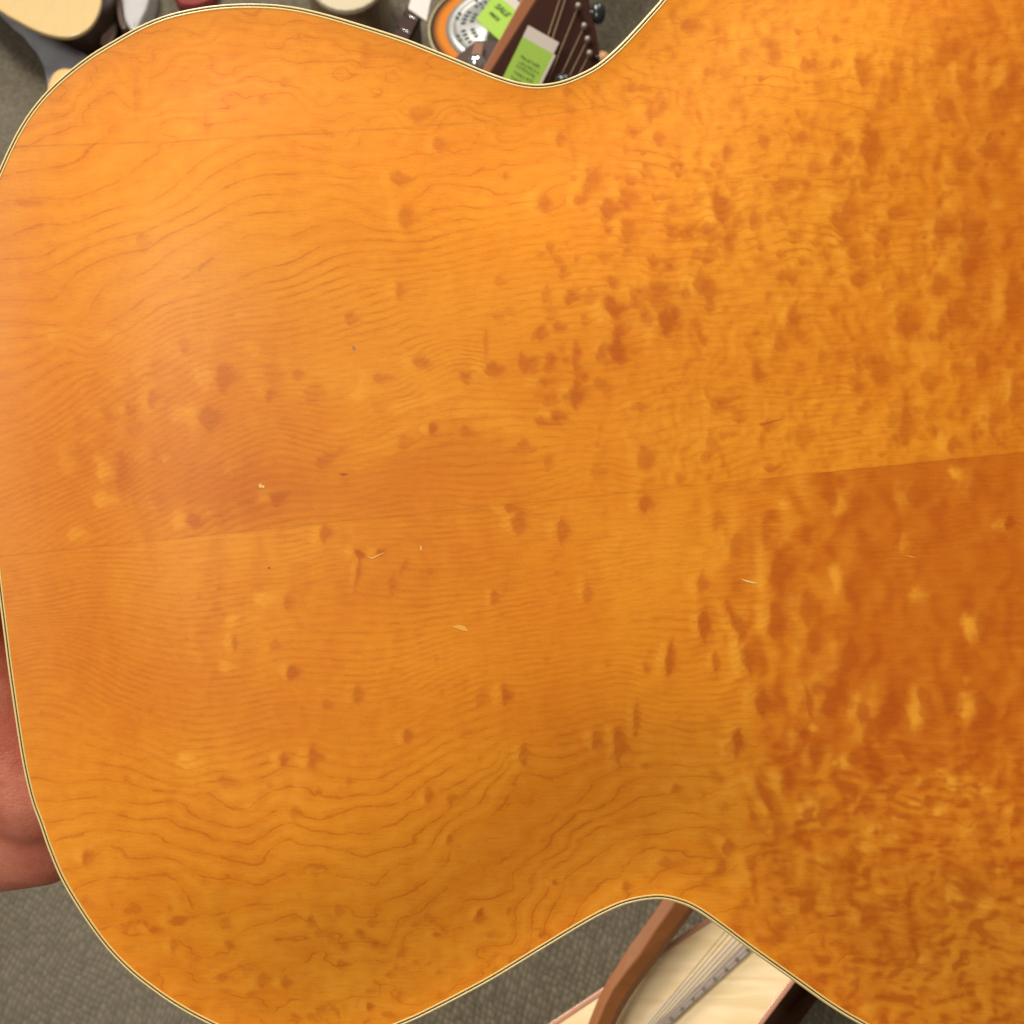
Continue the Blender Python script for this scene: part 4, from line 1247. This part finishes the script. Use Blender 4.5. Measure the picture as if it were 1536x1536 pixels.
def make_headstock():
    G = empty('parlour_guitar', floor_pt(560, 560, 0))
    tag(G, 'dark parlour guitar whose strung headstock rises behind the amber guitar', 'guitar')
    d0, d1 = 0.985, 0.96       # the head leans towards the camera
    face = [(808, -6), (848, -40), (880, -14), (890, 28), (896, 58), (901, 98), (880, 180), (800, 240), (690, 176), (736, 108)]
    pf = [cam_pt(x, y, 0.985 + (y - 0) * 0.00006) for x, y in face]
    slab('headstock', pf, FWD * 0.004, ROSE, G, 0.001)
    # mahogany flank, seen along the left side
    fl = [(785, -6), (808.5, -6), (736.5, 108), (690.5, 176), (668, 170), (722, 108)]
    slab('headstock_flank', [cam_pt(x, y, 0.9865 + y * 0.00006) for x, y in fl], FWD * 0.014, MAHO, G, 0.001)
    STR = plain('bronze_string', (0.20, 0.14, 0.07), 0.5, metal=0.4)
    posts = [(867, 10), (876, 40), (881, 60), (884, 81)]
    left = [(822, 22), (812, 44)]
    for (x, y) in posts:
        p = cam_pt(x, y, 0.980)
        tube('tuner_post', [p + FWD * 0.005, p - FWD * 0.003], 0.0022, plain('post_metal', (0.30, 0.24, 0.19), 0.5, 0.4), G, 12)
    ends = [(795, 190), (803, 196), (811, 202), (819, 208)]
    for (a, b) in zip(posts, ends):
        tube('string', [cam_pt(a[0], a[1], 0.9785), cam_pt(b[0], b[1], 0.985)], 0.00045, STR, G, 6)
    for (a, b) in zip([(852, -14), (846, -20)], [(787, 186), (780, 182)]):
        tube('string', [cam_pt(a[0], a[1], 0.9785), cam_pt(b[0], b[1], 0.985)], 0.0005, STR, G, 6)
    BK = plain('black_tuner', (0.012, 0.016, 0.016), 0.25)
    for (x, y, rx, ry) in ((897, 20, 0.0062, 0.0088),):
        ball('tuner_button', cam_pt(x, y, 0.990), rx, ry, 0.005, BK, G, Matrix.Rotation(math.radians(30), 4, 'X'))
        tube('tuner_shaft', [cam_pt(884, y, 0.988), cam_pt(897, y, 0.99)], 0.0025, BK, G, 8)
    ball('tuner_button', cam_pt(903, 86, 0.995), 0.0062, 0.0062, 0.004, plain('amber_button', (0.42, 0.20, 0.07), 0.4), G)
    tube('tuner_shaft', [cam_pt(893, 88, 0.990), cam_pt(903, 86, 0.995)], 0.0022, BK, G, 8)
    ball('tuner_button', cam_pt(846, 121, 0.955), 0.007, 0.006, 0.005, BK, G)
    # neck and body run down out of sight behind the amber guitar
    a = cam_pt(745, 205, 0.995); b = floor_pt(590, 520, 0.09)
    tube('neck', [a, a.lerp(b, 0.5), b], [0.017, 0.019, 0.021], MAHO, G, 12, 0.6)
    body = [(470, 620), (480, 540), (545, 490), (620, 490), (680, 540), (690, 620), (640, 690), (540, 700)]
    floor_slab('body', body, 0.09, 0.088, DARKW, G, 0.004)


make_headstock()

# sale tag on the resonator, second tag on the headstock
_z = 0.118
_L, _B, _Rr = floor_pt(714, 29, _z), floor_pt(750, 61, _z), floor_pt(779, 20, _z)
_w = _B - _L; _h = (_Rr - _B)
HDR = plain('frosted_sleeve', (0.50, 0.43, 0.38), 0.35, var=0.2, scale=60)
green_tag(_L, _w, _h, 0.26, 'lime green SALE tag hanging over the chrome cover plate',
          [('SALE', 0.52, 0.72, 0.0098), ('PRICE', 0.42, 0.42, 0.0058)], HDR)
_L = cam_pt(752, 121, 0.972); _B = cam_pt(798, 147, 0.972); _T = cam_pt(784, 55, 0.966)
_w = _B - _L; _h = _T - _L
green_tag(_L, _w, _h, 0.26, 'lime green tag in a frosted sleeve lying across the dark headstock',
          [(None, 0.5, 0.62, 0.035), (None, 0.52, 0.50, 0.03), (None, 0.5, 0.40, 0.035), (None, 0.52, 0.28, 0.03), (None, 0.5, 0.16, 0.03)], HDR)
